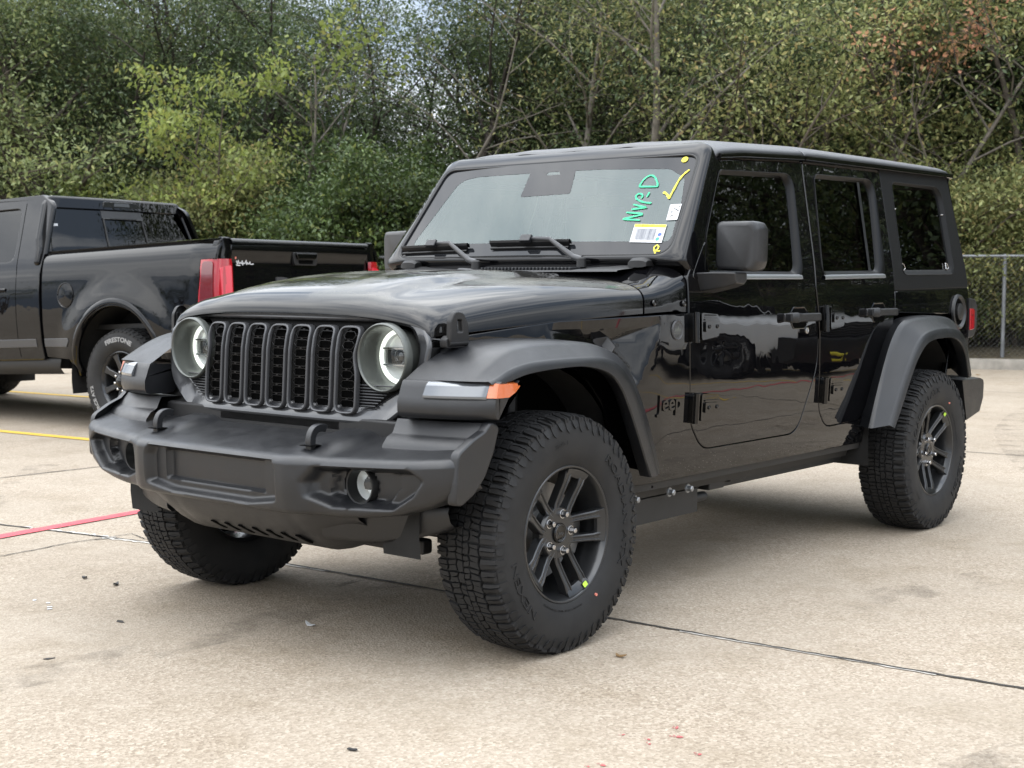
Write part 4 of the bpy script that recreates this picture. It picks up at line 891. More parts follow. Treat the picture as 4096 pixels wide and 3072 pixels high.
# fender lettering and round mountain badge on the driver's side
vs, fs = text_geo('Jeep', .086, .0035, 1.06, bold=.0012); mb = MB()
mb.add([(.685+v[0], -(Yb(.685+v[0], .728+v[1])+.003+v[2]), .738+v[1]) for v in vs], fs); mb.build('fender_lettering', P('gloss'), SUV, sharp=30)
mb = MB(); bc = (.803, -Yb(.803, 1.037), 1.037)
mb.lathe([(-.0, .0375), (-.004, .037), (-.006, .0345), (-.004, .032), (-.0035, 0)], 40, 'y', bc); bd = mb.build('round_badge', P('satin'), SUV)
mb = MB()
def bq(u, v, d): return (bc[0]+u, bc[1]-.0037-d, bc[2]+v)
mb.prism([(-.026, -.006), (-.012, .010), (-.006, .003), (.004, .016), (.012, .004), (.017, .009), (.026, -.006)], bq, 0, .0014)
mb.prism([(-.026, -.010), (.026, -.010), (.024, -.013), (-.024, -.013)], bq, 0, .0012)
for sz, txt, dz in ((.0085, 'TRAIL', .018), (.0085, 'RATED', -.024)):
    vs, fs = text_geo(txt, sz, .0005); c = (min(v[0] for v in vs)+max(v[0] for v in vs))/2; mb.add([bq(v[0]-c, v[1]+dz, .0005+v[2]) for v in vs], fs)
mb.build('badge_relief', P('bezel'), bd)
# ---- hidden inner body: closes the gaps and wheel arches with something dark
mb = MB()
for x0, x1, zl, zh, inset in ((.93, 2.38, .45, 1.26, .03), (.55, .93, .45, 1.09, .03), (2.38, 3.62, 1.10, 1.17, .03), (-.30, .55, .99, 1.03, .06)):
    secs = []
    for x in np.linspace(x0, x1, 14):
        col = [(x, -(Yb(x, z)-inset), z) for z in np.linspace(zl, zh, 8)]; secs.append(col+[(x, -q[1], q[2]) for q in col[::-1]])
    mb.loft(secs, closed=True, cap=True)
mb.box((.18, 0, .74), (.95, 1.16, .56)); mb.box((3.0, 0, .78), (1.40, 1.16, .66))
mb.build('inner_body', P('void'), SUV, recalc=False)
for xc in (0, 3.008):
    for sg in SIDES:
        mb = MB(); secs = []
        for a in np.linspace(math.radians(-8), math.radians(190), 26):
            r = .53; secs.append([(xc+r*math.cos(a)*1.0, sg*y, .45+r*math.sin(a)*(.93 if xc == 0 else 1.02)) for y in (.58, .70, .80 if xc else .74)])
        mb.loft(secs); mb.build('wheel_arch_liner', P('liner'), SUV, recalc=False)
# ---- fender flares ----------------------------------------------
def flare(sg, A, B, Cc, D, mat):
    """four 3-D curves: body joint, shoulder, crease, lower edge (same count)"""
    k = 5; L = [[Vector(q) for q in smooth_pts(c, k)] for c in (A, B, Cc, D)]; n = min(len(c) for c in L); secs = []
    for i in range(n):
        a, b, c, d = (L[j][i] for j in range(4))
        u = (b-a); v = (c-b)
        sec = [a, a.lerp(b, .5)+Vector((0, -.002, .0)), a.lerp(b, .88), b.lerp(a, .05).lerp(c, .10), b.lerp(c, .22), b.lerp(c, .93), c+Vector((0, -.004, .001)), c.lerp(d, .06)+Vector((0, -.007, 0)), c.lerp(d, .5)+Vector((0, -.008, 0)), d.lerp(c, .06)+Vector((0, -.005, 0)), d, d+Vector((0, .012, .0)), d.lerp(c, .2)+Vector((0, .05, 0)), a.lerp(d, .55)+Vector((0, .02, 0))]
        secs.append([(q.x, q.y if sg < 0 else -q.y, q.z) for q in sec])
    mb = MB(); mb.loft(secs, closed=True, cap=True); return mb.build('fender_flare', mat, SUV, sharp=38)
def XZ(pts, y): return [(x, y if not callable(y) else y(x, z), z) for x, z in pts]
fB = [(-.462, .915), (-.42, .940), (-.37, .968), (-.31, .996), (-.25, 1.012), (-.14, 1.022), (.02, 1.020), (.16, 1.010), (.29, .975), (.37, .925), (.43, .85), (.50, .735), (.560, .60), (.580, .530)]
fA = [(-.492, .913), (-.44, .944), (-.385, .974), (-.32, 1.003), (-.25, 1.020), (-.14, 1.030), (.02, 1.028), (.18, 1.018), (.32, .988), (.42, .93), (.49, .85), (.56, .735), (.625, .60), (.648, .525)]
fC = [(-.425, .914), (-.40, .919), (-.37, .929), (-.33, .944), (-.27, .957), (-.19, .965), (-.017, .968), (.157, .964), (.250, .938), (.317, .889), (.362, .83), (.42, .715), (.481, .59), (.500, .533)]
fD = [(-.42, .905), (-.395, .906), (-.365, .908), (-.330, .910), (-.290, .919), (-.232, .929), (-.10, .938), (.05, .938), (.180, .912), (.250, .865), (.298, .80), (.355, .70), (.412, .59), (.444, .533)]
rB = [(2.345, .548), (2.415, .69), (2.50, .845), (2.575, .952), (2.665, 1.024), (2.775, 1.046), (2.98, 1.055), (3.18, 1.050), (3.32, 1.02), (3.40, .94), (3.452, .77)]
rA = [(2.430, .552), (2.490, .69), (2.57, .845), (2.64, .95), (2.72, 1.02), (2.81, 1.046), (2.98, 1.057), (3.18, 1.053), (3.33, 1.024), (3.415, .945), (3.47, .78)]
rC = [(2.432, .560), (2.505, .675), (2.60, .800), (2.69, .90), (2.777, .962), (2.883, .987), (3.03, .995), (3.16, .990), (3.27, .967), (3.345, .90), (3.415, .745)]
rD = [(2.462, .545), (2.54, .64), (2.62, .75), (2.705, .85), (2.803, .918), (2.91, .943), (3.04, .947), (3.14, .943), (3.235, .915), (3.305, .85), (3.354, .735)]
for sg in SIDES:
    fl = flare(sg, XZ(fA, lambda x, z: -max(Yb(x, z)-.03, .647*sstep(-.22, -.34, x))), XZ(fB, lambda x, z: -.885), XZ(fC, -.922), XZ(fD, -.932), P('trim'))
    flare(sg, XZ(rA, lambda x, z: -(Ys(z)-.02)), XZ(rB, -.868), XZ(rC, -.920), XZ(rD, -.934), P('trim'))
    # front block of the flare, carrying the lamp
    mb = MB(); secs = []
    ys = [-.645, -.652, -.675, -.715, -.77, -.83, -.865, -.89, -.910, -.925, -.936, -.944, -.947]
    for y in ys:
        f = (abs(y)-.60)/.34; xf = -.525+.022*f+.085*max(0, f)**3
        e = sstep(.855, .947, abs(y)); ex = lambda x: sstep(float(np.interp(x, [-.5, -.40, -.33, -.285], [.855, .868, .888, .862])), .950, abs(y)); e2 = sstep(.640, .675, abs(y)); zt = 1.010-.012*f
        top = [(-.285, .900), (-.34, .903), (-.40, .905), (xf+.055, .908), (xf+.036, .913)]
        low = [(xf+.027, .9135), (xf+.020, .908), (xf+.012, .890), (xf+.002, .862), (xf-.004, .848), (xf-.004, .818), (xf+.002, .803), (xf+.018, .797), (-.40, .799), (-.372, .833), (-.335, .885), (-.300, .912)]
        secs.append([(x, y*-sg, z) for x, z in top+low])
    mb.loft(secs, closed=True, cap=True); fb = mb.build('flare_front', P('trim'), SUV, sharp=48)
    # turn lamp: clear ribbed unit plus amber side marker wrapping the corner
    def xf(y): f = (abs(y)-.60)/.34; return -.525+.022*f+.085*max(0, f)**3
    mb = MB(); secs = []
    for y in np.linspace(.742, .925, 14): secs.append([(xf(y)+dx, sg*y, z) for dx, z in ((.03, .858), (-.004, .860), (-.006, .865), *[(-.0055+.0075*k/14-.0022*(k % 2)+.009*k/14, .868+.0023*k) for k in range(15)], (.014, .904), (.022, .910), (.04, .911))])
    mb.loft(secs, closed=True, cap=True); mb.build('turn_lamp', P('clear_ribbed'), fb, sharp=80)
    mb = MB(); secs = []
    arc = [(.927, xf(.927)), (.936, xf(.936)+.003), (.944, -.415), (.947, -.39), (.946, -.36), (.942, -.325), (.938, -.300)]
    for i, (y, x) in enumerate(arc):
        f = i/(len(arc)-1); zb = .862 if f < .7 else .862+.030*(f-.7)/.3; zt = .912-.004*f
        ox, oy = (-.004*(1-f), .010*min(1, f*3))
        secs.append([(x+ox*.2, sg*(y-.02), zb+.001), (x+ox, sg*(y+oy), zb+.003), (x+ox+.018*(1-f), sg*(y+oy-.003), zt-.004), (x+ox*.2+.022*(1-f), sg*(y-.02), zt)])
    mb.loft(secs, closed=True, cap=True); mb.build('side_marker', P('amber'), fb, sharp=40)
    # vent mesh behind the flare
    mb = MB(); pv = rpoly([(.36, 1.012), (.44, 1.020), (.468, 1.008), (.548, .905), (.535, .880), (.42, .96)], .01, 3)
    panel(mb, pv, lambda x, z: (x, sg*(Yb(x, z)-dip(x, z)+.003), z), (0, sg, 0), res=.03, depth=.006, rnd=.002); vn = mb.build('fender_vent', P('trim_dark'), SUV, recalc=False)
    mb = MB()
    for i in range(6):
        for j in range(3):
            x = .43+.018*i+.009*(j % 2); z = 1.004-.0175*i-.012*j+.004; S2 = lambda u, v: (x+u, sg*(Yb(x, z)-dip(x, z)+.006), z+v)
            mb.tube([S2(.008*math.cos(2*PI*k/6), .0065*math.sin(2*PI*k/6)) for k in range(6)], .0015, 4, closed=True)
    mb.build('vent_mesh', P('trim'), vn)
# ---- bonnet, cowl, grille ---------------------------------------
def hoodsec(x_c, hw, zg, zt, n, dome=0.0, yd=.4, bow=0.0, nseg=56):
    sec = []
    for i in range(nseg+1):
        th = PI*i/nseg; c, s = math.cos(th), math.sin(th)
        y = hw*math.copysign(abs(c)**(2/n), c); z = zg+(zt-zg)*abs(s)**(2/n)
        z += dome*sstep(yd+.05, yd-.05, abs(y))*sstep(0, .5, s)+.010*(1-(y/hw)**2)*sstep(0, .3, s)-.010*sstep(0, .3, s)*.3
        sec.append((x_c+bow*(abs(y)/.64)**3, y, z))
    return sec
mb = MB(); secs = []
HS = [(-.430, .645, 1.036, 1.100, 3.0, 0), (-.429, .649, 1.037, 1.113, 3.1, 0), (-.424, .652, 1.039, 1.126, 3.2, 0), (-.413, .655, 1.041, 1.138, 3.3, .001), (-.392, .659, 1.043, 1.153, 3.5, .003), (-.35, .663, 1.046, 1.166, 3.6, .006), (-.28, .669, 1.050, 1.180, 3.7, .011),
      (-.18, .678, 1.056, 1.195, 3.8, .016), (-.05, .692, 1.064, 1.209, 4.0, .021), (.10, .709, 1.073, 1.220, 4.2, .024), (.25, .726, 1.081, 1.227, 4.4, .024), (.40, .742, 1.089, 1.231, 4.6, .022), (.52, .755, 1.095, 1.232, 4.8, .020), (.632, .766, 1.100, 1.231, 5.0, .018)]
for x, hw, zg, zt, n, dm in HS: secs.append(hoodsec(x, hw, zg, zt, n, dm, .40-.06*(x+.4), .045*sstep(.3, -.45, x)))
first = secs[0]; secs.insert(0, [(q[0]+.010, q[1]*.994, q[2]-.004) for q in first]); secs.insert(0, [(q[0]+.05, q[1]*.985, q[2]-.010) for q in first])
last = secs[-1]; secs.append([(q[0]+.002, q[1]*.996, q[2]-.004) for q in last]); secs.append([(q[0]+.002, q[1]*.97, q[2]-.03) for q in last])
mb.loft(secs); hood = mb.build('bonnet', P('hood_paint'), SUV, sharp=60)
mb = MB(); mb.loft([[(x, sg_*(.63+(x+.4)*.11), 1.035+.062*(x+.36)) for x in (-.26, .62)] for sg_ in (-1, 1)]); mb.build('bonnet_lining', P('void'), SUV, recalc=False)
mb = MB(); secs = [hoodsec(.642, .767, 1.100, 1.231, 5.0, .015, .34), hoodsec(.70, .773, 1.103, 1.236, 5.2, .010, .34), hoodsec(.78, .782, 1.106, 1.254, 5.6, .003, .34), hoodsec(.835, .789, 1.108, 1.276, 6.0, 0, .34), hoodsec(.882, .793, 1.10, 1.292, 6.5, 0, .34)]
secs.insert(0, [(q[0], q[1]*.97, q[2]-.03) for q in secs[0]]); mb.loft(secs); cowl = mb.build('cowl', P('paint_clean'), SUV, sharp=60)
for sg in SIDES:
    for x, z in ((.69, 1.138), (.862, 1.135)):
        mb = MB(); mb.lathe([(sg*.0, .012), (sg*.004, .011), (sg*.005, .007), (sg*.002, .005), (sg*.002, 0)], 12, 'y', (x, sg*(.776+.02*(x-.69)/.17), z)); mb.build('cowl_bolt', P('gloss'), cowl)
mb = MB(); mb.loft([[(x, y, z) for y in np.linspace(-.60, .60, 25)] for x, z in ((.70, 1.2545), (.705, 1.260), (.80, 1.268), (.845, 1.280), (.85, 1.272))]); ct = mb.build('cowl_grille', P('trim_dark'), SUV, sharp=60)
for i in range(26):
    y = -.36+.018*i; mb = MB(); mb.box((.755, y, 1.2665), (.07, .009, .012)); mb.build('louvre', P('trim'), ct, bevel=.002)
# grille
def XG(y, z):
    zz = np.interp(z, [.74, .785, .98, 1.03, 1.066, 1.10, 1.12], [-.456, -.458, -.447, -.438, -.424, -.409, -.40]); return float(zz)+.045*(abs(y)/.64)**3
GO = rpoly([(-.50, .762), (.50, .762), (.635, .86), (.652, 1.02), (.60, 1.088), (.40, 1.102), (-.40, 1.102), (-.60, 1.088), (-.652, 1.02), (-.635, .86)], [.12, .12, .1, .05, .07, .2, .2, .07, .05, .1], 8)
def headcut(y0, z): d = .113**2-(z-.971)**2; return d
GI = rpoly([(-.44, .800), (.44, .800), (.548, .862), (.622, .96), (.606, 1.072), (.46, 1.093), (-.46, 1.093), (-.606, 1.072), (-.622, .96), (-.548, .862)], [.06, .06, .06, .08, .08, .05, .05, .08, .08, .06], 6)
sf = lambda y, z: (XG(y, z)-.004+.024*sstep(.0, .045, sdist(GO, y, z))*(1-.6*sstep(1.0, 1.06, z)), y, z)
mb = MB(); panel(mb, GO, sf, (-1, 0, 0), [GI], res=.025, depth=.05, rnd=.010); grille = mb.build('grille_surround', P('satin'), SUV, sharp=45, recalc=False)
grille.data.materials[0] = MT['grille_frame'] = principled('grille_frame_satin_black', (.030, .031, .034), rough=.28, coat=.8, coat_r=.12)
hole = lambda sg: [(sg*.49+.113*math.cos(2*PI*i/36), .971+.113*math.sin(2*PI*i/36)) for i in range(36)]
mb = MB(); panel(mb, [(q[0]*1.03, q[1]) for q in GI], lambda y, z: (XG(y, z)+.026, y, z), (-1, 0, 0), [hole(-1), hole(1)], res=.04, flange=False); mb.build('grille_back', P('grille_recess_shade'), grille, recalc=False)
mb = MB()                                        # outer black rim line round the surround
mb.loft([[(XG(y, z)+dx, y*k, .93+(z-.93)*k) for y, z in GO] for k, dx in ((1.004, .012), (1.016, .010), (1.018, .05))], closed=True); mb.build('grille_rim', P('gloss'), grille, recalc=False)
for i in range(7):
    yc = -.338+.11267*i
    w2 = .0440
    outline = []
    base = rpoly([(yc-w2, .787), (yc+w2, .787), (yc+w2, 1.066), (yc-w2, 1.066)], .022, 5)
    pts = dens(base, .012); out2 = []
    for y, z in pts:
        if i in (0, 6):
            d = headcut(0, z)
            if d > 0:
                lim = .49-math.sqrt(d)-.006
                y = math.copysign(min(abs(y), max(lim, abs(yc)-.02)), y)
        out2.append((y, z))
    for _ in range(3): out2 = [((out2[k-1][0]+2*out2[k][0]+out2[(k+1) % len(out2)][0])/4, (out2[k-1][1]+2*out2[k][1]+out2[(k+1) % len(out2)][1])/4) for k in range(len(out2))]
    mb = MB(); n = len(out2); cy = yc; cz = .926
    def ofs(L, o):
        r = []
        for k in range(len(L)):
            a, b = Vector(L[k-1]), Vector(L[(k+1) % len(L)]); t = (b-a).normalized(); nn = Vector((t.y, -t.x)); r.append((L[k][0]+nn.x*o, L[k][1]+nn.y*o))
        return r
    loops = [(ofs(out2, .0050), .010), (ofs(out2, .0050), -.006), (ofs(out2, .0036), -.0095), (ofs(out2, .0008), -.0108), (ofs(out2, -.0020), -.0095), (ofs(out2, -.0032), -.006), (ofs(out2, -.0036), .002)]
    mb.loft([[(XG(y, z)+dx, y, z) for y, z in L] for L, dx in loops], closed=True); slot = mb.build('grille_slot', P('satin'), grille, sharp=50)
    # honeycomb insert, one mesh per slot
    mb = MB()
    for k in range(8):
        z0 = .815+.0318*k; hw = .0355 if not (i in (0, 6) and 3 <= k <= 7) else .026
        yo = yc if hw == .0355 else yc-math.copysign(.006, yc)
        hx = [(yo-hw*.92, z0-.004), (yo-hw*.62, z0-.0125), (yo+hw*.62, z0-.0125), (yo+hw, z0), (yo+hw*.62, z0+.0125), (yo-hw*.62, z0+.0125), (yo-hw, z0+.004)]
        mb.tube([(XG(y, z)+.004, y, z) for y, z in hx], .0013, 4, closed=True)
        mb.box((XG(yo, z0+.016)+.003, yo, z0+.016), (.003, .010, .0036)); mb.box((XG(yo, z0)+.008, yo-hw*1.1, z0), (.003, .010, .003)); mb.box((XG(yo, z0)+.008, yo+hw*1.1, z0), (.003, .010, .003))
    mb.build('honeycomb_insert', P('honeycomb'), grille, smooth=False)
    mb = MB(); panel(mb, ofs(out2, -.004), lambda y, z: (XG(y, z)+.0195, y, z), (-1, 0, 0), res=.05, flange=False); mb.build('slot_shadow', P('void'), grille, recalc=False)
for sg in SIDES:                                 # ribbed triangles below the headlamps
    mb = MB()
    for k in range(8):
        z = .812+.0095*k; ya = .386; yb = .455+.011*k
        mb.tube([(XG(ya, z)+.010, sg*ya, z), (XG(yb, z)+.010, sg*yb, z)], .0030, 6)
    mb.build('grille_ribs', P('trim'), grille)
# ---- headlamps --------------------------------------------------
for sg in SIDES:
    c = Vector((-.430, sg*.490, .971)); mb = MB()
    mb.lathe([(.02, .112), (-.004, .1115), (-.009, .1095), (-.011, .1065), (-.009, .1035), (.000, .1015), (.020, .0985), (.060, .0930), (.094, .0890)], 72, 'x', c); hl = mb.build('headlamp', P('bezel'), SUV, sharp=60)
    c2 = c+Vector((.080, 0, 0))
    mb = MB(); mb.lathe([(-.004, .0905), (-.009, .088), (-.0095, .0785), (-.002, .0755)], 72, 'x', c2); mb.build('light_ring', P('halo'), hl)
    mb = MB(); mb.lathe([(.0, .0775), (.035, .060), (.055, .03), (.058, 0)], 48, 'x', c2); mb.build('reflector', P('refl'), hl)
    mb = MB()
    for z, h in ((.026, .006), (-.028, .006)): mb.box(c2+Vector((-.003, 0, z)), (.010, .150, h))
    mb.build('lamp_bar', P('chrome'), hl, bevel=.001)
    mb = MB(); mb.loft([[c2+Vector((dx, y, z)) for y in np.linspace(-.073, .073, 9)] for dx, z in ((.004, -.024), (.004, .022))]); mb.build('lamp_mask', P('lampdark'), hl, recalc=False)
    mb = MB(); mb.lathe([(.004, .024), (-.004, .024), (-.006, .022), (-.004, .0205), (.0035, .019)], 32, 'x', c2); mb.build('projector_ring', P('chrome'), hl)
    mb = MB(); mb.lathe([(.003, .020), (-.004, .016), (-.0075, .009), (-.0085, 0)], 32, 'x', c2); mb.build('projector_lens', P('lampdark'), hl)
    mb = MB(); mb.loft([[c2+Vector((.012, .068*math.cos(a)*f, .030+.040*abs(math.sin(a))*f)) for a in np.linspace(0, PI, 14)] for f in (1, .02)]); mb.build('upper_reflector', P('refl'), hl, recalc=False)
    mb = MB(); mb.lathe([(-.003, .0915), (-.014, .080), (-.021, .060), (-.026, .035), (-.028, 0)], 56, 'x', c2); mb.build('lamp_glass', P('lens'), hl)
# ---- bonnet latches ---------------------------------------------
for sg in SIDES:
    la = bpy.data.objects.new('bonnet_latch', None); COL.objects.link(la); la.parent = SUV
    def q(u, v, d): x = -.318+u; return (x, sg*(.672+(x+.36)*.11+d), 1.05+v)
    mb = MB(); mb.prism(rpoly([(-.045, -.045), (.042, -.045), (.046, -.02), (.030, -.006), (-.03, -.006), (-.046, -.018)], .008, 4), q, .0, .030); mb.build('catch_base', P('trim_dark'), la, bevel=.003)
    mb = MB()
    o_ = rpoly([(-.034, -.030), (.040, -.026), (.034, .030), (.018, .064), (-.014, .068), (-.032, .040)], [.012, .01, .02, .02, .02, .02], 4); i_ = rpoly([(-.014, .002), (.018, .002), (.014, .046), (-.010, .048)], .008, 4)
    panel(mb, o_, lambda u, v: q(u, v, .040-.10*abs(v-.01)**1.4), (0, sg, 0), [i_], res=.012, depth=.018, rnd=.004); mb.build('rubber_strap', P('trim_dark'), la, sharp=45, recalc=False)
    mb = MB(); mb.tube([q(-.035, -.030, .028), q(.04, -.028, .028)], .0115, 12); mb.build('latch_pin', P('trim_dark'), la)
for y in (-.02, .46):                            # rubber bump stops on the bonnet
    mb = MB(); secs = []
    for f, h in ((-.13, 0), (-.12, .014), (-.07, .022), (-.045, .026), (.03, .028), (.06, .020), (.10, .012), (.13, 0)):
        z = 1.2525-.03*(abs(y) > .3); secs.append([(.52-.03+dx, y+f*.5, z-.012+h*k) for dx, k in ((-.03, .0), (-.026, .8), (-.012, 1), (.012, 1), (.026, .8), (.03, 0))])
    mb.loft(secs, cap=True); mb.build('bump_stop', P('trim_dark'), SUV, sharp=50)
# ---- windscreen -------------------------------------------------
WP0 = Vector((.875, 0, 1.322)); WE = Vector((.281, 0, .384)).normalized(); WN = Vector((-.384, 0, .281)).normalized()
def WS(y, e, d=0.0): return WP0+Vector((0, y, 0))+WE*e+WN*(d+.016*(1-(y/.72)**2))
glp = rpoly([(.722, -.008), (.672, .490), (-.672, .490), (-.722, -.008)], [.075, .06, .06, .075], 8)
mid = rpoly([(.738, -.022), (.686, .504), (-.686, .504), (-.738, -.022)], [.08, .065, .065, .08], 8)
outp = rpoly([(.792, -.034), (.697, .572), (-.697, .572), (-.792, -.034)], [.03, .07, .07, .03], 8)
mb = MB(); mb.loft([[WS(y, e, d) for y, e in L] for L, d in ((glp, -.012), (glp, .003), ([(a[0]*.7+b[0]*.3, a[1]*.7+b[1]*.3) for a, b in zip(glp, mid)], .0065), (mid, .006), ([(a[0]*.25+b[0]*.75, a[1]*.25+b[1]*.75) for a, b in zip(mid, outp)], -.002), ([(a[0]*.06+b[0]*.94, a[1]*.06+b[1]*.94) for a, b in zip(mid, outp)], -.012), (outp, -.026), ([(y*1.0, e) for y, e in outp], -.10))], closed=True)
wf = mb.build('windscreen_frame', P('paint_clean'), SUV, sharp=60)
mb = MB(); mb.loft([[WS((.722-.05*f)*t, -.008+.498*f, -.002) for t in np.linspace(-1, 1, 41)] for f in np.linspace(0, 1, 21)]); wg = mb.build('windscreen', P('windshield'), wf, recalc=False)
mb = MB(); mb.tube([WS(y, e, .0035) for y, e in glp], .0045, 6, closed=True); mb.build('glass_gasket', P('seal'), wf)
frin = rpoly([(.665, .06), (.560, .425), (.46, .440), (-.22, .436), (-.56, .424), (-.645, .375), (-.672, .27), (-.700, .06)], [.03, .1, .03, .1, .06, .05, .1, .03], 6)
trap = rpoly([(.157, .441), (-.088, .441), (-.115, .312), (.150, .306)], [0, 0, .012, .012], 4)
mb = MB(); panel(mb, glp, lambda y, e: WS(y, e, -.0012), WN, [frin], res=.03, flange=False)
tri = rpoly([(.054, .437), (.0, .437), (-.016, .421), (.066, .421)], .004, 2)
panel(mb, trap, lambda y, e: WS(y, e, -.0012), WN, [tri], res=.03, flange=False); mb.build('dark_border', P('frit'), wf, recalc=False)
G = lambda u, v, d: WS(u, v, d+.001)
mkr = bpy.data.objects.new('windscreen_markings', None); COL.objects.link(mkr); mkr.parent = SUV
mb = MB(); w_ = .0085
for s_ in ([(-.440, .169), (-.523, .163)], [(-.440, .170), (-.525, .191)], [(-.523, .195), (-.443, .203)], [(-.462, .218), (-.530, .226)], [(-.530, .225), (-.460, .243)],
           [(-.542, .249), (-.505, .253), (-.469, .268), (-.456, .281), (-.459, .295), (-.473, .297), (-.486, .287), (-.484, .273)], [(-.511, .304), (-.508, .280)],
           [(-.450, .334), (-.538, .332)], [(-.450, .335), (-.456, .366), (-.470, .386), (-.488, .391), (-.508, .379), (-.529, .352), (-.538, .332)]): stroke(mb, smooth_pts(s_, 5), .0080, G)
mb.build('green_writing', P('green'), mkr, recalc=False, smooth=False)
mb = MB(); stroke(mb, smooth_pts([(-.576, .303), (-.598, .291), (-.614, .270)], 5), .010, G); stroke(mb, smooth_pts([(-.614, .268), (-.618, .305), (-.625, .364), (-.637, .394), (-.653, .415)], 5), .009, G)
stroke(mb, smooth_pts([(-.660, -.003), (-.650, .012), (-.642, .028), (-.648, .040), (-.658, .036), (-.662, .025), (-.655, .015), (-.675, .013)], 5), .0065, G); mb.build('yellow_writing', P('yellow'), mkr, recalc=False, smooth=False)
mb = MB(); mb.prism([(-.612+.0145*math.cos(a), .468+.0145*math.sin(a)) for a in np.linspace(0, 2*PI, 24)[:-1]], G, .0005, .0012); mb.build('yellow_dot', P('yellow'), mkr)
mb = MB(); mb.prism(rpoly([(-.633, .239), (-.684, .243), (-.693, .164), (-.644, .161)], .004, 3), G, .0004, .0010); tg = mb.build('paper_tag', P('white'), mkr)
mb = MB()
for s_ in ([(-.652, .178), (-.662, .182), (-.655, .187), (-.668, .185)], [(-.650, .196), (-.657, .200), (-.650, .205), (-.661, .207)], [(-.655, .222), (-.683, .207)], [(-.676, .226), (-.681, .230), (-.677, .233)], [(-.668, .214), (-.672, .219)]): stroke(mb, s_, .0036, G, lift=.0013)
mb.build('tag_writing', P('ink'), mkr, recalc=False, smooth=False)
def bc_(u, v): # barcode sticker local 0..1
    a, b, c, d = Vector((-.508, .144)), Vector((-.656, .140)), Vector((-.666, .052)), Vector((-.519, .054)); q = (a*(1-u)+b*u)*(1-v)+(d*(1-u)+c*u)*v; return q
mb = MB(); mb.prism([tuple(bc_(u, v)) for u, v in ((0, 0), (1, 0), (1, 1), (0, 1))], G, .0004, .0010); st = mb.build('barcode_sticker', P('white'), mkr)
mb = MB(); mb.prism([tuple(bc_(u, v)) for u, v in ((.01, .01), (.99, .01), (.99, .17), (.01, .17))], G, .0011, .0014); mb.build('sticker_header', P('sticker_yellow'), mkr)
mb = MB(); rgb = random.Random(4); u = .12
while u < .74:
    wbar = rgb.choice((.006, .010, .016)); mb.prism([tuple(bc_(a, v)) for a, v in ((u, .25), (u+wbar, .25), (u+wbar, .86), (u, .86))], G, .0011, .0014); u += wbar+rgb.choice((.006, .009, .014))
mb.build('barcode', P('inkgrey'), mkr, smooth=False)
mb = MB(); vs, fs = text_geo('BODY V', .018, .0002, 1.0)
for src, sc_, u0, v0 in (('BODY V', .0135, .24, .155), ('1C4 PJXDG 8 RW 104829', .0060, .12, .955)):
    vs, fs = text_geo(src, sc_, .0002); mb.add([G(*(bc_(u0+v[0]/.148, v0-v[1]/.09)), .0016) for v in vs], fs)
mb.build('sticker_print', P('ink'), mkr, recalc=False)
for nm, col_, (uu, vv) in (('blue_dot', 'blue', (.87, .55)), ('green_dot', 'dgreen', (.84, .80))):
    mb = MB(); mb.prism([(bc_(uu, vv).x+.0085*math.cos(a), bc_(uu, vv).y+.0085*math.sin(a)) for a in np.linspace(0, 2*PI, 18)[:-1]], G, .0011, .0015); mb.build(nm, P(col_), mkr)
# ---- wipers -----------------------------------------------------
for (yl, yr, e0, mid_, arm) in ((.693, .296, .036, .50, [(.495, .046), (.395, .040), (.236, -.052)]), (.173, -.245, .045, -.03, [(-.03, .055), (-.152, .047), (-.306, -.040)])):
    wp = bpy.data.objects.new('wiper', None); COL.objects.link(wp); wp.parent = SUV
    mb = MB(); mb.loft([[WS(y, e0+de-.002*(i % 2)*0, d) for y in np.linspace(yl, yr, 12)] for i, (de, d) in enumerate(((-.010, .004), (-.004, .024), (.003, .030), (.009, .024), (.010, .012), (.002, .002)))], closed=False); mb.build('blade', P('trim_dark'), wp)
    mb = MB(); mb.loft([[WS(y, e0-.012+de, d) for y in np.linspace(yl-.004, yr+.004, 12)] for de, d in ((0, .001), (-.004, .010), (-.010, .010), (-.012, .001))]); mb.build('rubber', P('seal'), wp)
    mb = MB(); mb.box(WS(mid_, e0+.004, .036), (.034, .055, .020), rot=Matrix.Rotation(math.radians(-54), 3, 'Y')); mb.build('blade_clip', P('trim'), wp, bevel=.004)
    mb = MB(); A = [WS(arm[0][0], arm[0][1], .034), WS(arm[1][0], arm[1][1], .036), WS(arm[1][0]*.75+arm[2][0]*.25, arm[1][1]*.75+arm[2][1]*.25, .036), WS(arm[2][0], arm[2][1], .030)]
    mb.tube(A, [.0065, .0085, .010, .013], 8, flat=.6); e_ = WS(arm[2][0]-.045, arm[2][1]-.012, .028); mb.tube([A[-1], e_], [.0125, .015], 10, flat=.7); mb.build('arm', P('satin'), wp, sharp=50)
    mb = MB(); mb.lathe([(-.03, .020), (.004, .018), (.010, .012), (.011, 0)], 16, 'z', e_); mb.build('pivot', P('trim_dark'), wp)
for y in (.60, -.61):
    mb = MB(); secs = []
    for f in np.linspace(-1, 1, 9): secs.append([(.846+dx*(1-.2*f*f), y+.042*f, 1.2815+h*(1-.45*f**4)) for dx, h in ((-.035, -.01), (-.034, .016), (-.02, .028), (.02, .030), (.034, .022), (.04, -.01))])
    mb.loft(secs, cap=True); mb.build('frame_bracket', P('trim_dark'), SUV, sharp=45)
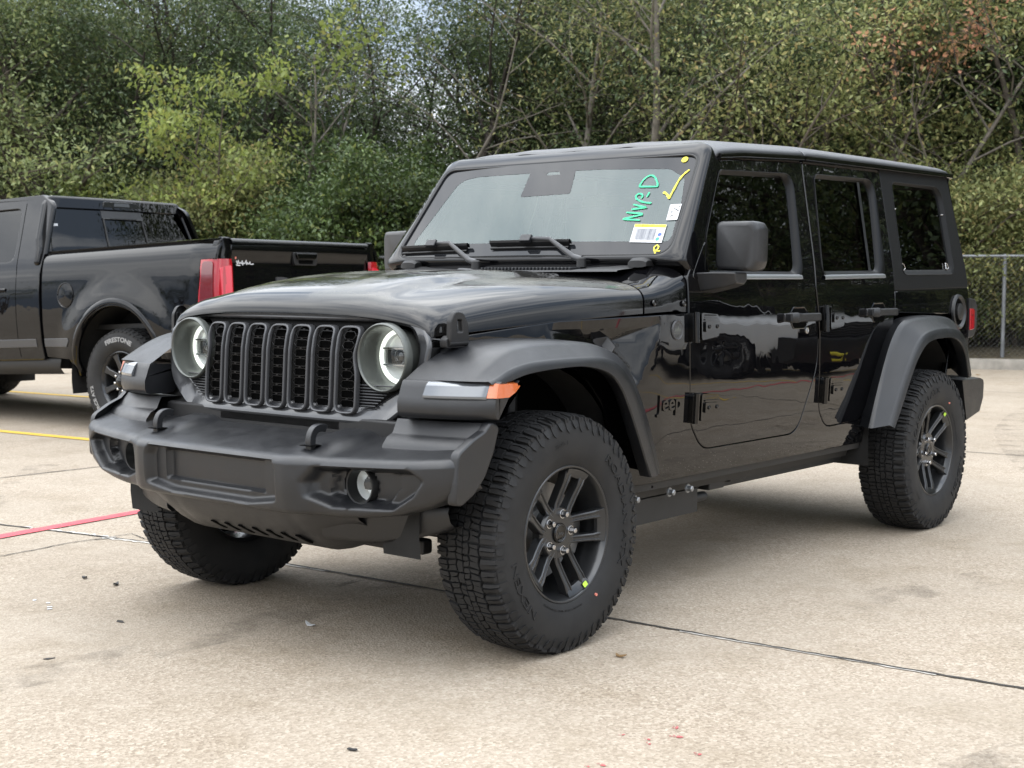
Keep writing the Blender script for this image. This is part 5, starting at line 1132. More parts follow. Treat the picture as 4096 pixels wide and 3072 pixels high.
# ---- roof -------------------------------------------------------
def zdrip(x): return float(np.interp(x, [1.2, 1.27, 1.45, 1.98, 2.8, 3.6, 3.72], [1.712, 1.722, 1.738, 1.764, 1.777, 1.788, 1.79]))
def ztopc(x): return float(np.interp(x, [1.232, 1.29, 1.40, 2.09, 2.86, 3.55, 3.66, 3.71], [1.790, 1.802, 1.815, 1.845, 1.852, 1.854, 1.845, 1.82]))
def roofsec(x, k=1.0, dz=0.0, nseg=44):
    hw = Ys(zdrip(x)+.02)+.024; sec = []; zd = zdrip(x)+.012
    top = ztopc(x)
    T = [(0, 0), (.002, .14), (.010, .27), (.024, .40), (.044, .53), (.068, .64), (.098, .73), (.14, .81), (.20, .88), (.30, .94), (.42, .975), (.55, .995), (hw, 1.0)]
    pr = [(hw-d, zd+(top-zd)*h) for d, h in T]
    for y, z in pr+[(-y, z) for y, z in pr[-2::-1]]:
        z += .0035*math.sin(abs(y)*26)*sstep(1.5, 1.25, x)*sstep(.60, .5, abs(y))
        sec.append((x, y*k, z+dz))
    yl = sec[0][1]; return [(x, yl-.004, zd-.012+dz)]+sec+[(x, -yl+.004, zd-.012+dz)]
for x0, x1 in ((1.234, 1.984), (1.990, 3.70)):
    mb = MB(); secs = [roofsec(x0+.010, .985, -.012), roofsec(x0+.001, .996, -.004)] if x0 > 1.5 else [roofsec(x0+.01, .985, -.035), roofsec(x0-.008, .992, -.012), roofsec(x0+.004, .998, -.003)]
    secs += [roofsec(x) for x in np.linspace(x0+.025, x1-(.02 if x1 < 2.5 else .12), 16)]
    secs += [roofsec(x1-.001, .996, -.004), roofsec(x1-.01, .985, -.012)] if x1 < 2.5 else [roofsec(3.62, .998, -.002), roofsec(3.66, .990, -.009), roofsec(3.69, .975, -.024), roofsec(3.70, .96, -.05)]
    mb.loft(secs); mb.build('hardtop_roof', P('hardtop'), SUV, sharp=60)
for sg in SIDES:
    for x0, x1 in ((1.252, 1.982), (1.992, 3.67)):
        mb = MB(); secs = []
        for x in np.linspace(x0, x1, 20):
            z = zdrip(x); y = Ys(z)+.022; secs.append([(x, sg*(y+a), z+b) for a, b in ((-.004, .012), (.006, .010), (.009, .002), (.006, -.010), (-.002, -.013), (-.022, -.010))])
        mb.loft(secs, closed=True, cap=True); mb.build('drip_rail', P('gloss'), SUV, sharp=50)
mb = MB(); mb.loft([[(x, y, zdrip(x)-.005) for x in np.linspace(1.26, 3.66, 12)] for y in (-.67, .67)]); mb.build('headliner', P('cabin'), SUV, recalc=False)
# rear wall, lamps, bumper
mb = MB(); rw = []
for z in np.linspace(.62, 1.79, 20): y = Ys(z)-.004; rw.append([(3.668+.0*z, -y, z), (3.695, -y+.03, z), (3.705, -y+.08, z), (3.705, y-.08, z), (3.695, y-.03, z), (3.668, y, z)])
mb.loft(rw); mb.build('tailgate', P('paint_clean'), SUV, sharp=60, recalc=False)
for sg in SIDES:
    mb = MB(); secs = []
    def ring(y, k): return [(3.660+(x-3.660)*1.0, sg*y, 1.03+(z-1.03)*k) for x, z in rpoly([(3.66, .925), (3.735, .928), (3.772, .97), (3.775, 1.10), (3.745, 1.135), (3.66, 1.14)], [0, .03, .03, .03, .03, 0], 5)]
    mb.loft([ring(.60, .98), ring(.62, 1), ring(.79, 1), ring(.805, .985), ring(.809, .95)], closed=True, cap=True); tl = mb.build('tail_lamp', P('trim'), SUV, sharp=40)
    mb = MB(); pl = rpoly([(3.668, .968), (3.722, .972), (3.728, .985), (3.728, 1.080), (3.668, 1.084)], [.0, .01, .01, .012, 0], 4); mb.prism(pl, lambda u, v, d: (u, sg*(.807+d), v), 0, .008); mb.build('side_reflector', P('red_lens'), tl, bevel=.003)
    mb = MB(); mb.prism(rpoly([(3.684, 1.045), (3.708, 1.047), (3.708, 1.054), (3.684, 1.052)], .002, 2), lambda u, v, d: (u, sg*(.815+d), v), 0, .0015); mb.build('reflector_mark', P('red_dark'), tl)
mb = MB(); secs = []
for f in np.linspace(-1, 1, 25):
    y = .885*f; e = sstep(.80, 1.0, abs(f)); x1 = 3.80-.10*e
    secs.append([(3.40 if abs(f) > .85 else 3.55, y, .728-.012*e), (x1-.05, y, .726-.01*e), (x1-.012, y, .716-.01*e), (x1, y, .695-.01*e), (x1-.005, y, .60+.01*e), (x1-.05, y, .54), (3.55-.08*e, y, .505)])
mb.loft(secs, closed=True, cap=True); mb.build('rear_bumper', P('trim'), SUV, sharp=40)
# ---- door mirrors -----------------------------------------------
for sg in SIDES:
    mr = bpy.data.objects.new('door_mirror', None); COL.objects.link(mr); mr.parent = SUV
    mb = MB(); secs = []
    for x, k, dy in ((.800, .80, -.004), (.806, .90, -.002), (.818, .965, 0), (.845, 1.0, 0), (.885, 1.0, .004), (.935, .97, .010), (.945, .93, .012)):
        R_ = rpoly([(-.086, -.092), (.078, -.098), (.088, -.06), (.090, .066), (.076, .094), (-.084, .096)], [.024, .03, .03, .03, .03, .024], 5)
        secs.append([(1.03+(x-.80)*.62+.40*max(0, u-.030), sg*(.905+u*k*.97+dy*.5), 1.354+v*k) for u, v in R_])
    mb.loft(secs, closed=True, cap=True); mb.build('mirror_housing', P('mirror_lit') if sg > 0 else P('trim'), mr, sharp=50)
    mb = MB(); mb.loft([[(x, sg*(y+dy), z) for x, z in L] for y, dy, L in ((.775, 0, [(.955, 1.252), (1.10, 1.252), (1.10, 1.20), (1.07, 1.17), (.975, 1.178)]), (.84, 0, [(.965, 1.254), (1.10, 1.254), (1.10, 1.205), (1.07, 1.182), (.985, 1.188)]), (.90, 0, [(.985, 1.254), (1.10, 1.254), (1.10, 1.212), (1.07, 1.196), (1.00, 1.200)]), (.935, 0, [(1.0, 1.253), (1.09, 1.253), (1.09, 1.222), (1.07, 1.208), (1.01, 1.212)]))], closed=True, cap=True); mb.build('mirror_arm', P('trim'), mr, sharp=50, bevel=.006)
    mb = MB(); mb.prism(rpoly([(-.072, -.08), (.066, -.08), (.072, .07), (-.072, .08)], .02, 4), lambda u, v, d: (1.122+d, sg*(.905+u), 1.354+v), 0, .004); mb.build('mirror_glass', P('chrome'), mr)
    # quarter-light filler and mirror patch at the foot of the front pillar
    mb = MB(); tri_ = rpoly([(.915, 1.225), (1.05, 1.238), (1.085, 1.40), (.985, 1.30)], [.02, .01, .03, .03], 4); panel(mb, tri_, side(sg, .003), (0, sg, 0), res=.04, depth=.006, rnd=.003); mb.build('mirror_patch', P('paint_clean'), mr, recalc=False)
# ---- cabin ------------------------------------------------------
mb = MB(); secs = []
for x, z in ((.93, 1.10), (.95, 1.215), (1.05, 1.225), (1.25, 1.20), (1.32, 1.15), (1.32, 1.0)): secs.append([(x, y, z) for y in np.linspace(-.69, .69, 12)])
mb.loft(secs); mb.build('dashboard', P('cabin'), SUV, sharp=60, recalc=False)
mb = MB(); mb.lathe([(-.011, .185), (0, .196), (.011, .185), (0, .174)], 40, 'x', (1.40, -.36, 1.12), closed=True); mb.box((1.40, -.36, 1.12), (.02, .34, .05)); mb.build('steering_wheel', P('trim_dark'), SUV)
for x in (1.75, 2.55):
    for y in (-.36, .36):
        se = bpy.data.objects.new('seat', None); COL.objects.link(se); se.parent = SUV
        mb = MB(); secs = [[(x+.10*f+dx, y+yy, .78+.58*f) for dx, yy in ((-.06, -.22), (-.09, -.12), (-.09, .12), (-.06, .22), (.07, .22), (.07, -.22))] for f in (0, .3, .7, .95, 1)]
        mb.loft(secs, closed=True, cap=True); mb.build('seat_back', P('cabin'), se, bevel=.02)
        mb = MB(); mb.box((x+.13, y, 1.48), (.11, .27, .19)); mb.tube([(x+.12, y-.06, 1.34), (x+.13, y-.06, 1.42)], .008, 6); mb.tube([(x+.12, y+.06, 1.34), (x+.13, y+.06, 1.42)], .008, 6); mb.build('headrest', P('cabin'), se, bevel=.03, bseg=3)
for y in (-.52, .52):
    mb = MB(); mb.tube([(2.0, y*1.12, 1.1), (2.0, y*1.12, 1.62), (2.03, y*1.05, 1.70), (3.4, y*1.05, 1.72)], .04, 10); mb.build('roll_bar', P('cabin_light'), SUV)
mb = MB(); mb.box((1.28, .03, 1.62), (.03, .24, .075)); mb.build('rear_view_mirror', P('trim_dark'), SUV, bevel=.015)
# ---- front bumper -----------------------------------------------
def XBf(y): return float(np.interp(abs(y), [0, .30, .375, .41, .45, .50, .60, .75, .84, .90, .925, .937], [-.760, -.757, -.753, -.740, -.716, -.704, -.690, -.660, -.632, -.600, -.575, -.548]))
_xb = [XBf(v) for v in np.linspace(0, .94, 200)]
for _ in range(8): _xb = [_xb[0]]+[(_xb[i-1]+2*_xb[i]+_xb[i+1])/4 for i in range(1, 199)]+[_xb[-1]]
def XB(y): return float(np.interp(abs(y), np.linspace(0, .94, 200), _xb))
def zbot(y): return float(np.interp(abs(y), [0, .55, .65, .75, .85, .92, .94], [.487, .490, .498, .512, .545, .585, .61]))
def ztopf(y): return float(np.interp(abs(y), [0, .5, .80, .94], [.672, .672, .682, .690]))
PL = rpoly([(-.315, .672), (-.335, .63), (-.335, .525), (-.20, .505), (.20, .505), (.335, .525), (.335, .63), (.315, .672)], .02, 4)
PLi = [(-.256, .650), (-.256, .545), (.256, .545), (.256, .650)]
FG = rpoly([(.418, .60), (.46, .650), (.80, .662), (.852, .63), (.815, .575), (.745, .528), (.52, .520), (.43, .548)], .02, 4)
FGi = rpoly([(.495, .625), (.515, .642), (.74, .642), (.745, .60), (.70, .545), (.56, .537), (.485, .555)], .015, 4)
def bump_d(y, z):
    d = .034*sstep(0, .022, sdist(PL, y, z))+.022*sstep(0, .009, sdist(PLi, y, z))
    a = abs(y); d2 = sdist(FG, a, z)
    if d2 > 0: d += .048*sstep(0, .024, d2); d += .028*sstep(0, .007, sdist(FGi, a, z)); d += .06*sstep(.062, .054, math.hypot(a-.578, z-.589))
    return d
ys = sorted(set([round(v, 4) for v in np.arange(-.9252, .92521, .0072)])); mb = MB(); secs = []
def hump(y, x): return .020*math.exp(-((abs(y)-.398)/.085)**6)*sstep(-.70, -.56, x)
for y in ys:
    xb, zt, zb = XB(y), ztopf(y), zbot(y); sec = []
    for f in (0, .2, .4, .6, .8): x = -.445+(xb+.05+.445)*f; sec.append((x, y, zt+.040*(1-f)**.8+.006+hump(y, x)))
    for dx, dz in ((.040, .007), (.024, .003), (.012, -.003), (.005, -.011)): sec.append((xb+dx, y, zt+dz+hump(y, xb)))
    nz = 30
    for i in range(nz+1):
        z = zt-.020-(zt-.020-(zb+.016))*i/nz; sec.append((xb+bump_d(y, z)+.012*(i/nz)**3, y, z))
    for dx, dz in ((.020, .008), (.034, .003), (.06, 0), (.12, .002)): sec.append((xb+dx, y, zb+dz))
    secs.append(sec)
e0, e1 = secs[0], secs[-1]
def shrink(sec, k, dy): c = Vector((-.50, 0, .64)); return [(c.x+(q[0]-c.x)*k, q[1]+dy, c.z+(q[2]-c.z)*k) for q in sec]
secs = [shrink(e0, .6, -.006), shrink(e0, .93, -.005), shrink(e0, .98, -.002)]+secs+[shrink(e1, .98, .002), shrink(e1, .93, .005), shrink(e1, .6, .006)]
mb.loft(secs); bumper = mb.build('front_bumper', P('trim'), SUV, sharp=60)
for sg in SIDES:
    c = Vector((-.573, sg*.578, .589)); mb = MB()
    mb.lathe([(.03, .064), (-.046, .061), (-.052, .058), (-.051, .0525), (-.020, .0505), (.0, .050)], 44, 'x', c); fg = mb.build('fog_lamp', P('trim_dark'), bumper, sharp=50)
    mb = MB(); mb.lathe([(-.012, .050), (.012, .036), (.02, .012), (.02, 0)], 36, 'x', c); mb.build('reflector', P('refl'), fg)
    mb = MB(); mb.box(c+Vector((-.010, 0, 0)), (.01, .026, .030)); mb.lathe([(-.008, .018), (-.016, .016), (-.016, .012), (-.008, .012)], 20, 'x', c); mb.build('fog_module', P('satin'), fg)
    mb = MB(); mb.lathe([(-.020, .0515), (-.027, .045), (-.032, .03), (-.034, 0)], 40, 'x', c); mb.build('fog_glass', P('lens'), fg)
    # tow hook
    mb = MB(); pth = [(-.650, .66), (-.655, .712), (-.649, .738), (-.634, .752), (-.612, .755), (-.596, .750)]
    sp = smooth_pts(pth, 4); secs = []
    for i, (x, z) in enumerate(sp):
        a = Vector(sp[max(0, i-1)]); b = Vector(sp[min(len(sp)-1, i+1)]); t = (b-a).normalized(); n_ = Vector((-t.y, t.x)); wd = .0125
        secs.append([(x+n_.x*s1*wd, sg*.393+s2*.012, z+n_.y*s1*wd) for s1, s2 in ((-1, -1), (-1, 1), (1, 1), (1, -1))])
    mb.loft(secs, closed=True, cap=True); mb.build('tow_hook', P('trim'), SUV, sharp=40, bevel=.004)
    mb = MB(); mb.prism(rpoly([(-.03, -.026), (.02, -.026), (.02, .026), (-.03, .026)], .006, 2), lambda u, v, d: (-.650+u, sg*.393+v, .7015+d+.0), 0, .0015); mb.build('hook_slot', P('void'), SUV)
    # bumper wing between bumper, flare and wheel
    mb = MB(); secs = []
    for y in np.linspace(.605, .930, 16):
        f = (y-.605)/.331; xt = -.487+.080*f**2.2; xm = -.500+.062*f**2.4; xb = -.530+.065*f**2.6; zb_ = .700
        secs.append([(xt+.10, sg*y, .788), (xt+.004, sg*y, .788), (xt, sg*y, .782), (xm-.004, sg*y, .748), (xm-.012, sg*y, .742), (xb, sg*y, .735-.002*f), (xb-.02, sg*y, .712), (xb-.03, sg*y, zb_-.02), (xb+.08, sg*y, zb_-.03)])
    mb.loft(secs); mb.build('bumper_wing', P('trim'), SUV, sharp=45)
    mb = MB(); wp_ = rpoly([(-.418, .787), (-.385, .774), (-.408, .705), (-.447, .635), (-.495, .585), (-.545, .558), (-.572, .562), (-.571, .62), (-.562, .705), (-.495, .742), (-.445, .762)], [.012, .012, .05, .08, .05, .02, .01, .02, .03, .02, .02], 4)
    panel(mb, wp_, lambda x, z: (x, sg*(.9340-.10*max(0, .60-z)), z), (0, sg, 0), res=.02, depth=.03, rnd=.006); mb.build('bumper_end_cap', P('trim'), SUV, sharp=50, recalc=False)
    # lower side flap of the air dam
    mb = MB(); secs = []
    for y in np.linspace(.40, .80, 14):
        f = (y-.44)/.36; x = -.615+.10*f+.05*f**3; secs.append([(x-.012+.02*f, sg*y, .505+.02*f*f), (x, sg*y, .485+.025*f*f), (x+.012, sg*y, .415+.06*f**3), (x+.03, sg*y, .40+.06*f**3), (x+.10, sg*y, .40+.06*f**3)])
    mb.loft(secs); mb.build('air_dam_flap', P('trim'), SUV, sharp=50)
# skid plate / air dam under the bumper
mb = MB(); secs = []
for y in np.linspace(-.56, .56, 61):
    a = abs(y); up = sstep(.34, .56, a); x0 = -.668+.05*up; ridge = .010*sstep(.30, .27, a)
    secs.append([(x0, y, .498), (x0+.008-ridge*.3, y, .470+.01*up), (x0+.045-ridge, y, .425+.03*up), (x0+.090-ridge, y, .385+.055*up), (x0+.135-ridge, y, .356+.075*up), (x0+.165, y, .343+.085*up), (x0+.21, y, .340+.09*up), (x0+.30, y, .345+.09*up)])
mb.loft(secs); dam = mb.build('air_dam', P('trim'), SUV, sharp=60)
for i in range(7):
    y0 = .155-.072*i; mb = MB(); x0 = -.668
    def aq(u, v, d): # v along the slope
        return (x0+.092+.055*v-.010-d, y0+u-.030*v, .3825-.037*v-d*.8)
    mb.prism([(-.010, -.30), (.010, -.30), (.010, .42), (-.010, .42)], aq, -.004, .0008); mb.build('air_slot', P('void'), dam)
# dark crossmember and radiator support behind the bumper
mb = MB(); mb.box((-.40, 0, .735), (.10, 1.24, .075)); mb.build('crossmember', P('trim_dark'), SUV, bevel=.01)
mb = MB(); mb.box((-.44, 0, .745), (.02, .62, .045)); mb.build('crossmember_cover', P('trim'), SUV, bevel=.006)
# ---- chassis ----------------------------------------------------
mb = MB()
for sg in SIDES:
    mb.tube([(-.45, sg*.42, .58), (.6, sg*.42, .50), (2.3, sg*.45, .46), (2.7, sg*.45, .62), (3.6, sg*.45, .62)], .065, 8)
    mb.tube([(.45, sg*.58, .345), (1.35, sg*.62, .40)], .028, 8)
mb.build('frame_rail', P('chassis'), SUV)
mb = MB(); secs = [[(x, -.70+dy, z) for dy, z in ((0, .395), (.0, .30), (.06, .285), (.30, .285), (.30, .40))] for x in (.52, 1.08, 1.13)]
mb.loft(secs, cap=True); mb.build('skid_shield', P('chassis'), SUV, sharp=40)
mb = MB(); mb.loft([[(x, y, z) for x in (.55, 2.45)] for y, z in ((-.72, .46), (-.70, .40), (.70, .40), (.72, .46))]); mb.build('floor_pan', P('chassis'), SUV, recalc=False)
mb = MB(); mb.box((1.95, -.60, .41), (1.1, .12, .09)); mb.box((1.30, -.66, .405), (.12, .06, .07)); mb.box((1.48, -.66, .415), (.14, .05, .06)); mb.tube([(1.25, -.66, .345), (1.05, -.64, .34)], .022, 8); mb.build('rail_bracket', P('chassis'), SUV, bevel=.008)
for x in (.63, .87, 1.0): 
    mb = MB(); mb.lathe([(.0, .012), (-.022, .012), (-.025, .008), (-.025, 0)], 6, 'y', (x, -.735, .412)); mb.lathe([(0, .019), (-.004, .018), (-.004, 0)], 14, 'y', (x, -.735, .412)); mb.build('frame_bolt', P('zinc'), SUV)
for x, nm in ((0, 'front_axle'), (3.008, 'rear_axle')):
    mb = MB(); mb.tube([(x, -.72, .391), (x, .72, .391)], .045, 14); mb.lathe([(-.16, 0), (-.14, .08), (-.05, .135), (.05, .135), (.14, .08), (.16, 0)], 24, 'y', (x, .18 if x == 0 else 0, .391)); mb.build(nm, P('chassis'), SUV)
for sg in SIDES:
    mb = MB(); mb.tube([(2.28, sg*.60, .46), (2.98, sg*.56, .40)], .026, 10); mb.box((2.26, sg*.62, .47), (.16, .10, .16)); mb.build('control_arm', P('chassis'), SUV, bevel=.01)
    mb = MB(); mb.lathe([(0, .016), (sg*.03, .016), (sg*.034, .010), (sg*.034, 0)], 6, 'y', (2.30, sg*.675, .455)); mb.build('arm_bolt', P('zinc'), SUV)
    mb = MB(); mb.tube([(.05, sg*.60, .30), (.12, sg*.55, .85)], .035, 10); mb.build('shock_absorber', P('chassis'), SUV)
    mb = MB()
    mb.tube([(.0+.07*math.cos(a), sg*.50+.07*math.sin(a), .47+.035*a/(2*PI)*1.0*2) for a in np.linspace(0, 2*PI*5, 70)], .008, 6); mb.build('coil_spring', P('chassis'), SUV)
mb = MB(); mb.tube([(-.12, -.66, .36), (-.14, .66, .36)], .018, 10); mb.tube([(-.06, -.55, .42), (-.10, .6, .45)], .018, 10); mb.build('steering_rod', P('chassis'), SUV)
mb = MB(); mb.box((-.34, -.10, .36), (.05, 1.0, .05)); mb.build('tow_beam', P('chassis'), SUV, bevel=.01)
mb = MB(); mb.tube([(.6, .05, .50), (2.9, .0, .44)], .035, 10); mb.build('drive_shaft', P('chassis'), SUV)
mb = MB(); mb.tube([(.5, .30, .42), (1.8, .32, .40), (2.3, .35, .42), (3.3, .62, .52), (3.72, .66, .50)], .032, 10); mb.build('exhaust_pipe', P('steel'), SUV)
# ================================================================ PICKUP TRUCKS
def make_pickup(name, label, paint, front=False):
    T = thing(name, label, 'truck')
    RK = Matrix.Translation((0, 0, .42)) @ Matrix.Rotation(math.radians(2.36), 4, 'Y') @ Matrix.Translation((0, 0, -.42))
    def NB(): return MB(RK)
    PB = paint
    # bed side profile y(z): shoulder, flank, tuck-under
    Z = [.50, .58, .70, .85, .95, 1.10, 1.25, 1.36, 1.43, 1.465, 1.485, 1.49]; Yv = [.900, .955, .985, .998, 1.0, .998, .990, .975, .955, .930, .895, .85]
    zz = np.linspace(.45, 1.49, 120); yy = np.interp(zz, Z, Yv)
    for _ in range(6): yy[1:-1] = (yy[:-2]+2*yy[1:-1]+yy[2:])/4
    def bulge(x, z):                              # wheel-arch swell
        r = math.hypot(x+.17, (z-.42)*1.0); return .030*sstep(.86, .62, r)*sstep(.35, .55, z)
    def BS(x, z): return float(np.interp(z, zz, yy))+bulge(x, z)-.02*sstep(-1.0, -1.27, x)
    for sg in (-1, 1):
        arch = [(.545*math.cos(a)-.15, .435+.585*math.sin(a)) for a in np.linspace(math.radians(2), math.radians(178), 30)]
        out = [(.745, 1.472), (.745, .62)]+[(.44, .60)]+[(x, z) for x, z in arch]+[(-.74, .66), (-1.16, .70), (-1.235, .80), (-1.245, .942), (-1.070, .945), (-1.108, 1.338), (-1.255, 1.340), (-1.25, 1.472)]
        mb = NB(); panel(mb, out, lambda x, z: (x, sg*BS(x, z), z), (0, sg, 0), res=.05, depth=.05, rnd=.006)
        bs = mb.build('bed_side', PB, T, sharp=50, recalc=False)
        for nm_, pl_ in (('bed_corner', [(.80, 1.338), (.925, 1.338), (.925, 1.42), (.905, 1.47), (.87, 1.492), (.80, 1.492)]), ('bed_corner', [(.80, .72), (.93, .74), (.965, .94), (.80, .94)])):
            mb = NB(); panel(mb, pl_, lambda y, z: (-1.262+.03*sstep(.88, .96, y), sg*y, z), (-1, 0, 0), res=.05, depth=.05, rnd=.01); mb.build(nm_, PB, T, sharp=50, recalc=False)
        mb = NB(); secs = []                      # rolled top rail
        for x in np.linspace(.742, -1.255, 20): secs.append([(x, sg*y, z) for y, z in ((BS(x, 1.472), 1.472), (.918, 1.490), (.895, 1.497), (.84, 1.497), (.82, 1.485), (.82, 1.30))])
        mb.loft(secs); mb.build('bed_rail', PB, T, sharp=50, recalc=False)
        mb = NB(); secs = []                      # raised lip round the wheel arch
        for a in np.linspace(math.radians(2), math.radians(178), 34):
            c, s = math.cos(a), math.sin(a); sec = []
            for r, dy in ((.615, .001), (.600, .008), (.585, .011), (.568, .010), (.555, -.02)): x, z = -.15+(r-.015)*c*.96, .435+(r+.03)*s; sec.append((x, sg*(BS(x, z)+dy), z))
            secs.append(sec)
        mb.loft(secs); mb.build('arch_lip', PB, T, sharp=60, recalc=False)
        mb = NB(); secs = []
        for a in np.linspace(math.radians(-10), math.radians(190), 24): secs.append([(-.15+.60*math.cos(a), sg*y, .42+.62*math.sin(a)) for y in (.60, .80, .97)])
        mb.loft(secs); mb.box((-.15, sg*.58, .80), (1.3, .04, .9)); mb.build('arch_liner', MT['liner'], T, recalc=False)
        mb = NB(); m_ = [(.74, .765), (.74, .705), (.44, .700), (.41, .745), (.42, .765)]
        panel(mb, m_, lambda x, z: (x, sg*(BS(x, z)+.006), z), (0, sg, 0), res=.06, depth=.012, rnd=.004); mb.build('side_moulding', MT['satin'], T, recalc=False)
        # tail lamp wrapping the corner
        mb = NB(); secs = []
        for z in np.linspace(.945, 1.335, 16):
            e = .02*(((z-1.14)/.195)**4); yb = BS(-1.2, z); x0 = -1.07-.035*sstep(.945, 1.3, z)+e*2; secs.append([(x0, sg*(yb-.004), z), (x0-.01, sg*(yb+.007), z), (-1.20, sg*(yb+.006), z), (-1.255, sg*(yb-.022), z), (-1.284, sg*(yb-.070), z), (-1.286, sg*(.815+e*.4), z), (-1.262, sg*.808, z)])
        mb.loft(secs, closed=True, cap=True); tl = mb.build('tail_lamp', MT['red_lens'], T, sharp=45)
        mb = NB(); mb.loft([[(-1.2875, sg*y, z), (-1.291, sg*y2, z)] for (y, y2), z in (((.925, .83), 1.02), ((.925, .83), 1.27))]); pz = rpoly([(.83, 1.00), (.925, 1.005), (.935, 1.27), (.83, 1.29)], .02, 4)
        mb = NB(); mb.prism(pz, lambda u, v, d: (-1.287-d+.02*sstep(.9, .94, u), sg*u, v), 0, .006); mb.build('lamp_core', MT['red_core'], tl, bevel=.002)
        mb = NB(); pz = rpoly([(-1.095, .965), (-1.235, .965), (-1.24, 1.315), (-1.13, 1.32)], .03, 4); panel(mb, pz, lambda x, z: (x, sg*(BS(-1.2, z)+.0085), z), (0, sg, 0), res=.05, depth=.004, rnd=.002); mb.build('lamp_side', MT['red_dark'], tl, recalc=False)
    # round fuel cap on the driver's side
    mb = NB(); an = np.linspace(0, 2*PI, 36)[:-1]
    def fq(a, r, d): x, z = .445+r*math.cos(a), 1.12+r*1.05*math.sin(a); return (x, BS(x, z)+d, z)
    mb.loft([[fq(a, r, d) for a in an] for r, d in ((.100, .0), (.099, .006), (.094, .007), (.090, .001))], closed=True); fd = mb.build('fuel_door', MT['paint_clean'] if paint == MT['paint_clean'] else PB, T, recalc=False)
    mb = NB(); mb.loft([[fq(a, r, d) for a in an] for r, d in ((.089, .002), (.05, .0045), (.001, .006))], closed=True); mb.build('door_disc', PB, fd, recalc=False)
    # bed floor and front wall, seen from nowhere but closing the box
    mb = NB(); mb.box((-.25, 0, .85), (2.0, 1.64, .04)); mb.box((.755, 0, 1.15), (.03, 1.70, .62)); mb.build('bed_floor', MT['chassis'], T)
    # tailgate
    def TG(y, z): return -1.262-.020*sstep(1.30, 1.42, z)*sstep(1.48, 1.44, z)+.014*(y/.8)**2-.006*sstep(1.28, 1.16, z)*sstep(.95, 1.05, z)
    tgp = rpoly([(-.795, .72), (.795, .72), (.795, 1.478), (-.795, 1.478)], [.03, .03, .02, .02], 4)
    mb = NB(); panel(mb, tgp, lambda y, z: (TG(y, z), y, z), (-1, 0, 0), res=.035, depth=.05, rnd=.012); tg = mb.build('tailgate', PB, T, sharp=50, recalc=False)
    mb = NB(); mb.loft([[(x, y, z) for y in np.linspace(-.80, .80, 9)] for x, z in ((-1.278, 1.452), (-1.276, 1.478), (-1.258, 1.492), (-1.20, 1.492), (-1.195, 1.44))]); mb.build('tailgate_cap', PB, tg, sharp=60)
    hq = lambda u, v, d: (-1.284-d, u, 1.355+v)
    mb = NB(); mb.prism(rpoly([(-.13, -.060), (.13, -.060), (.15, .045), (-.15, .045)], .02, 4), hq, -.03, .003); h_ = mb.build('handle_bezel', MT['trim_dark'], tg, bevel=.004)
    mb = NB(); mb.prism(rpoly([(-.105, -.012), (.105, -.012), (.125, .035), (-.125, .035)], .012, 4), hq, .003, .022); mb.build('handle', MT['gloss'], h_, bevel=.005)
    mb = NB(); mb.prism(rpoly([(-.08, -.048), (.08, -.048), (.09, -.018), (-.09, -.018)], .01, 4), hq, .003, .004); mb.build('handle_hollow', MT['void'], h_)
    vs, fs = text_geo('RAM', .22, .006, 1.55, bold=.006); cx = (min(v[0] for v in vs)+max(v[0] for v in vs))/2
    mb = NB(); mb.add([(TG(-(v[0]-cx), 1.0+v[1])-.006-v[2], -(v[0]-cx), 1.045+v[1]) for v in vs], fs); mb.build('tailgate_lettering', MT['satin'], tg, sharp=30)
    mb = NB(); fn = lambda u, v, d: (TG(u, v)-.0015-d, u, v)
    for L in ([(.742, 1.325), (.728, 1.300), (.722, 1.328), (.712, 1.300)], [(.712, 1.300), (.700, 1.312), (.690, 1.302), (.680, 1.325), (.676, 1.29), (.668, 1.308), (.655, 1.300)], [(.652, 1.302), (.640, 1.330), (.634, 1.295), (.625, 1.310), (.612, 1.300), (.60, 1.318), (.595, 1.298), (.56, 1.302)], [(.745, 1.292), (.70, 1.287)]): stroke(mb, smooth_pts(L, 4), .0075, fn)
    mb.build('dealer_script', MT['white'], tg, recalc=False, smooth=False)
    mb = NB(); mb.prism([(.752+.008*math.cos(a), 1.345+.010*math.sin(a)) for a in np.linspace(0, 2*PI, 14)[:-1]], fn, .0005, .0015); mb.build('script_dot', MT['pink'], tg)
    # rear bumper
    mb = NB(); secs = []
    for y in np.linspace(-.98, .98, 21): e = sstep(.75, .98, abs(y)); secs.append([(-1.22+.2*e, y, .705), (-1.40+.10*e, y, .70), (-1.43+.11*e, y, .67), (-1.42+.11*e, y, .53), (-1.36+.1*e, y, .50), (-1.2+.2*e, y, .52)])
    mb.loft(secs, closed=True, cap=True); mb.build('rear_bumper', MT['gloss'], T, sharp=40)
    # cab: lower body, greenhouse, roof
    CX0, CX1 = .80, 3.30
    def CY(x, z):
        lo = float(np.interp(z, [.50, .58, .75, .95, 1.15, 1.30, 1.38], [.90, .955, .985, .995, .992, .975, .955])); hi = .955-(z-1.38)*.365
        return lo if z < 1.38 else hi
    cab = rpoly([(CX0, .60), (CX1+.55, .58), (CX1+.55, 1.33), (3.32, 1.36), (2.72, 1.99), (1.02, 1.985), (.86, 1.90), (CX0, 1.46)], [.02, .02, .02, .05, .10, .05, .10, .08], 6)
    w_r = rpoly([(1.17, 1.42), (1.98, 1.42), (1.98, 1.90), (1.24, 1.895)], [.08, .04, .06, .10], 6)
    w_f = rpoly([(2.12, 1.42), (3.18, 1.42), (2.72, 1.88), (2.12, 1.905)], [.04, .04, .06, .06], 6)
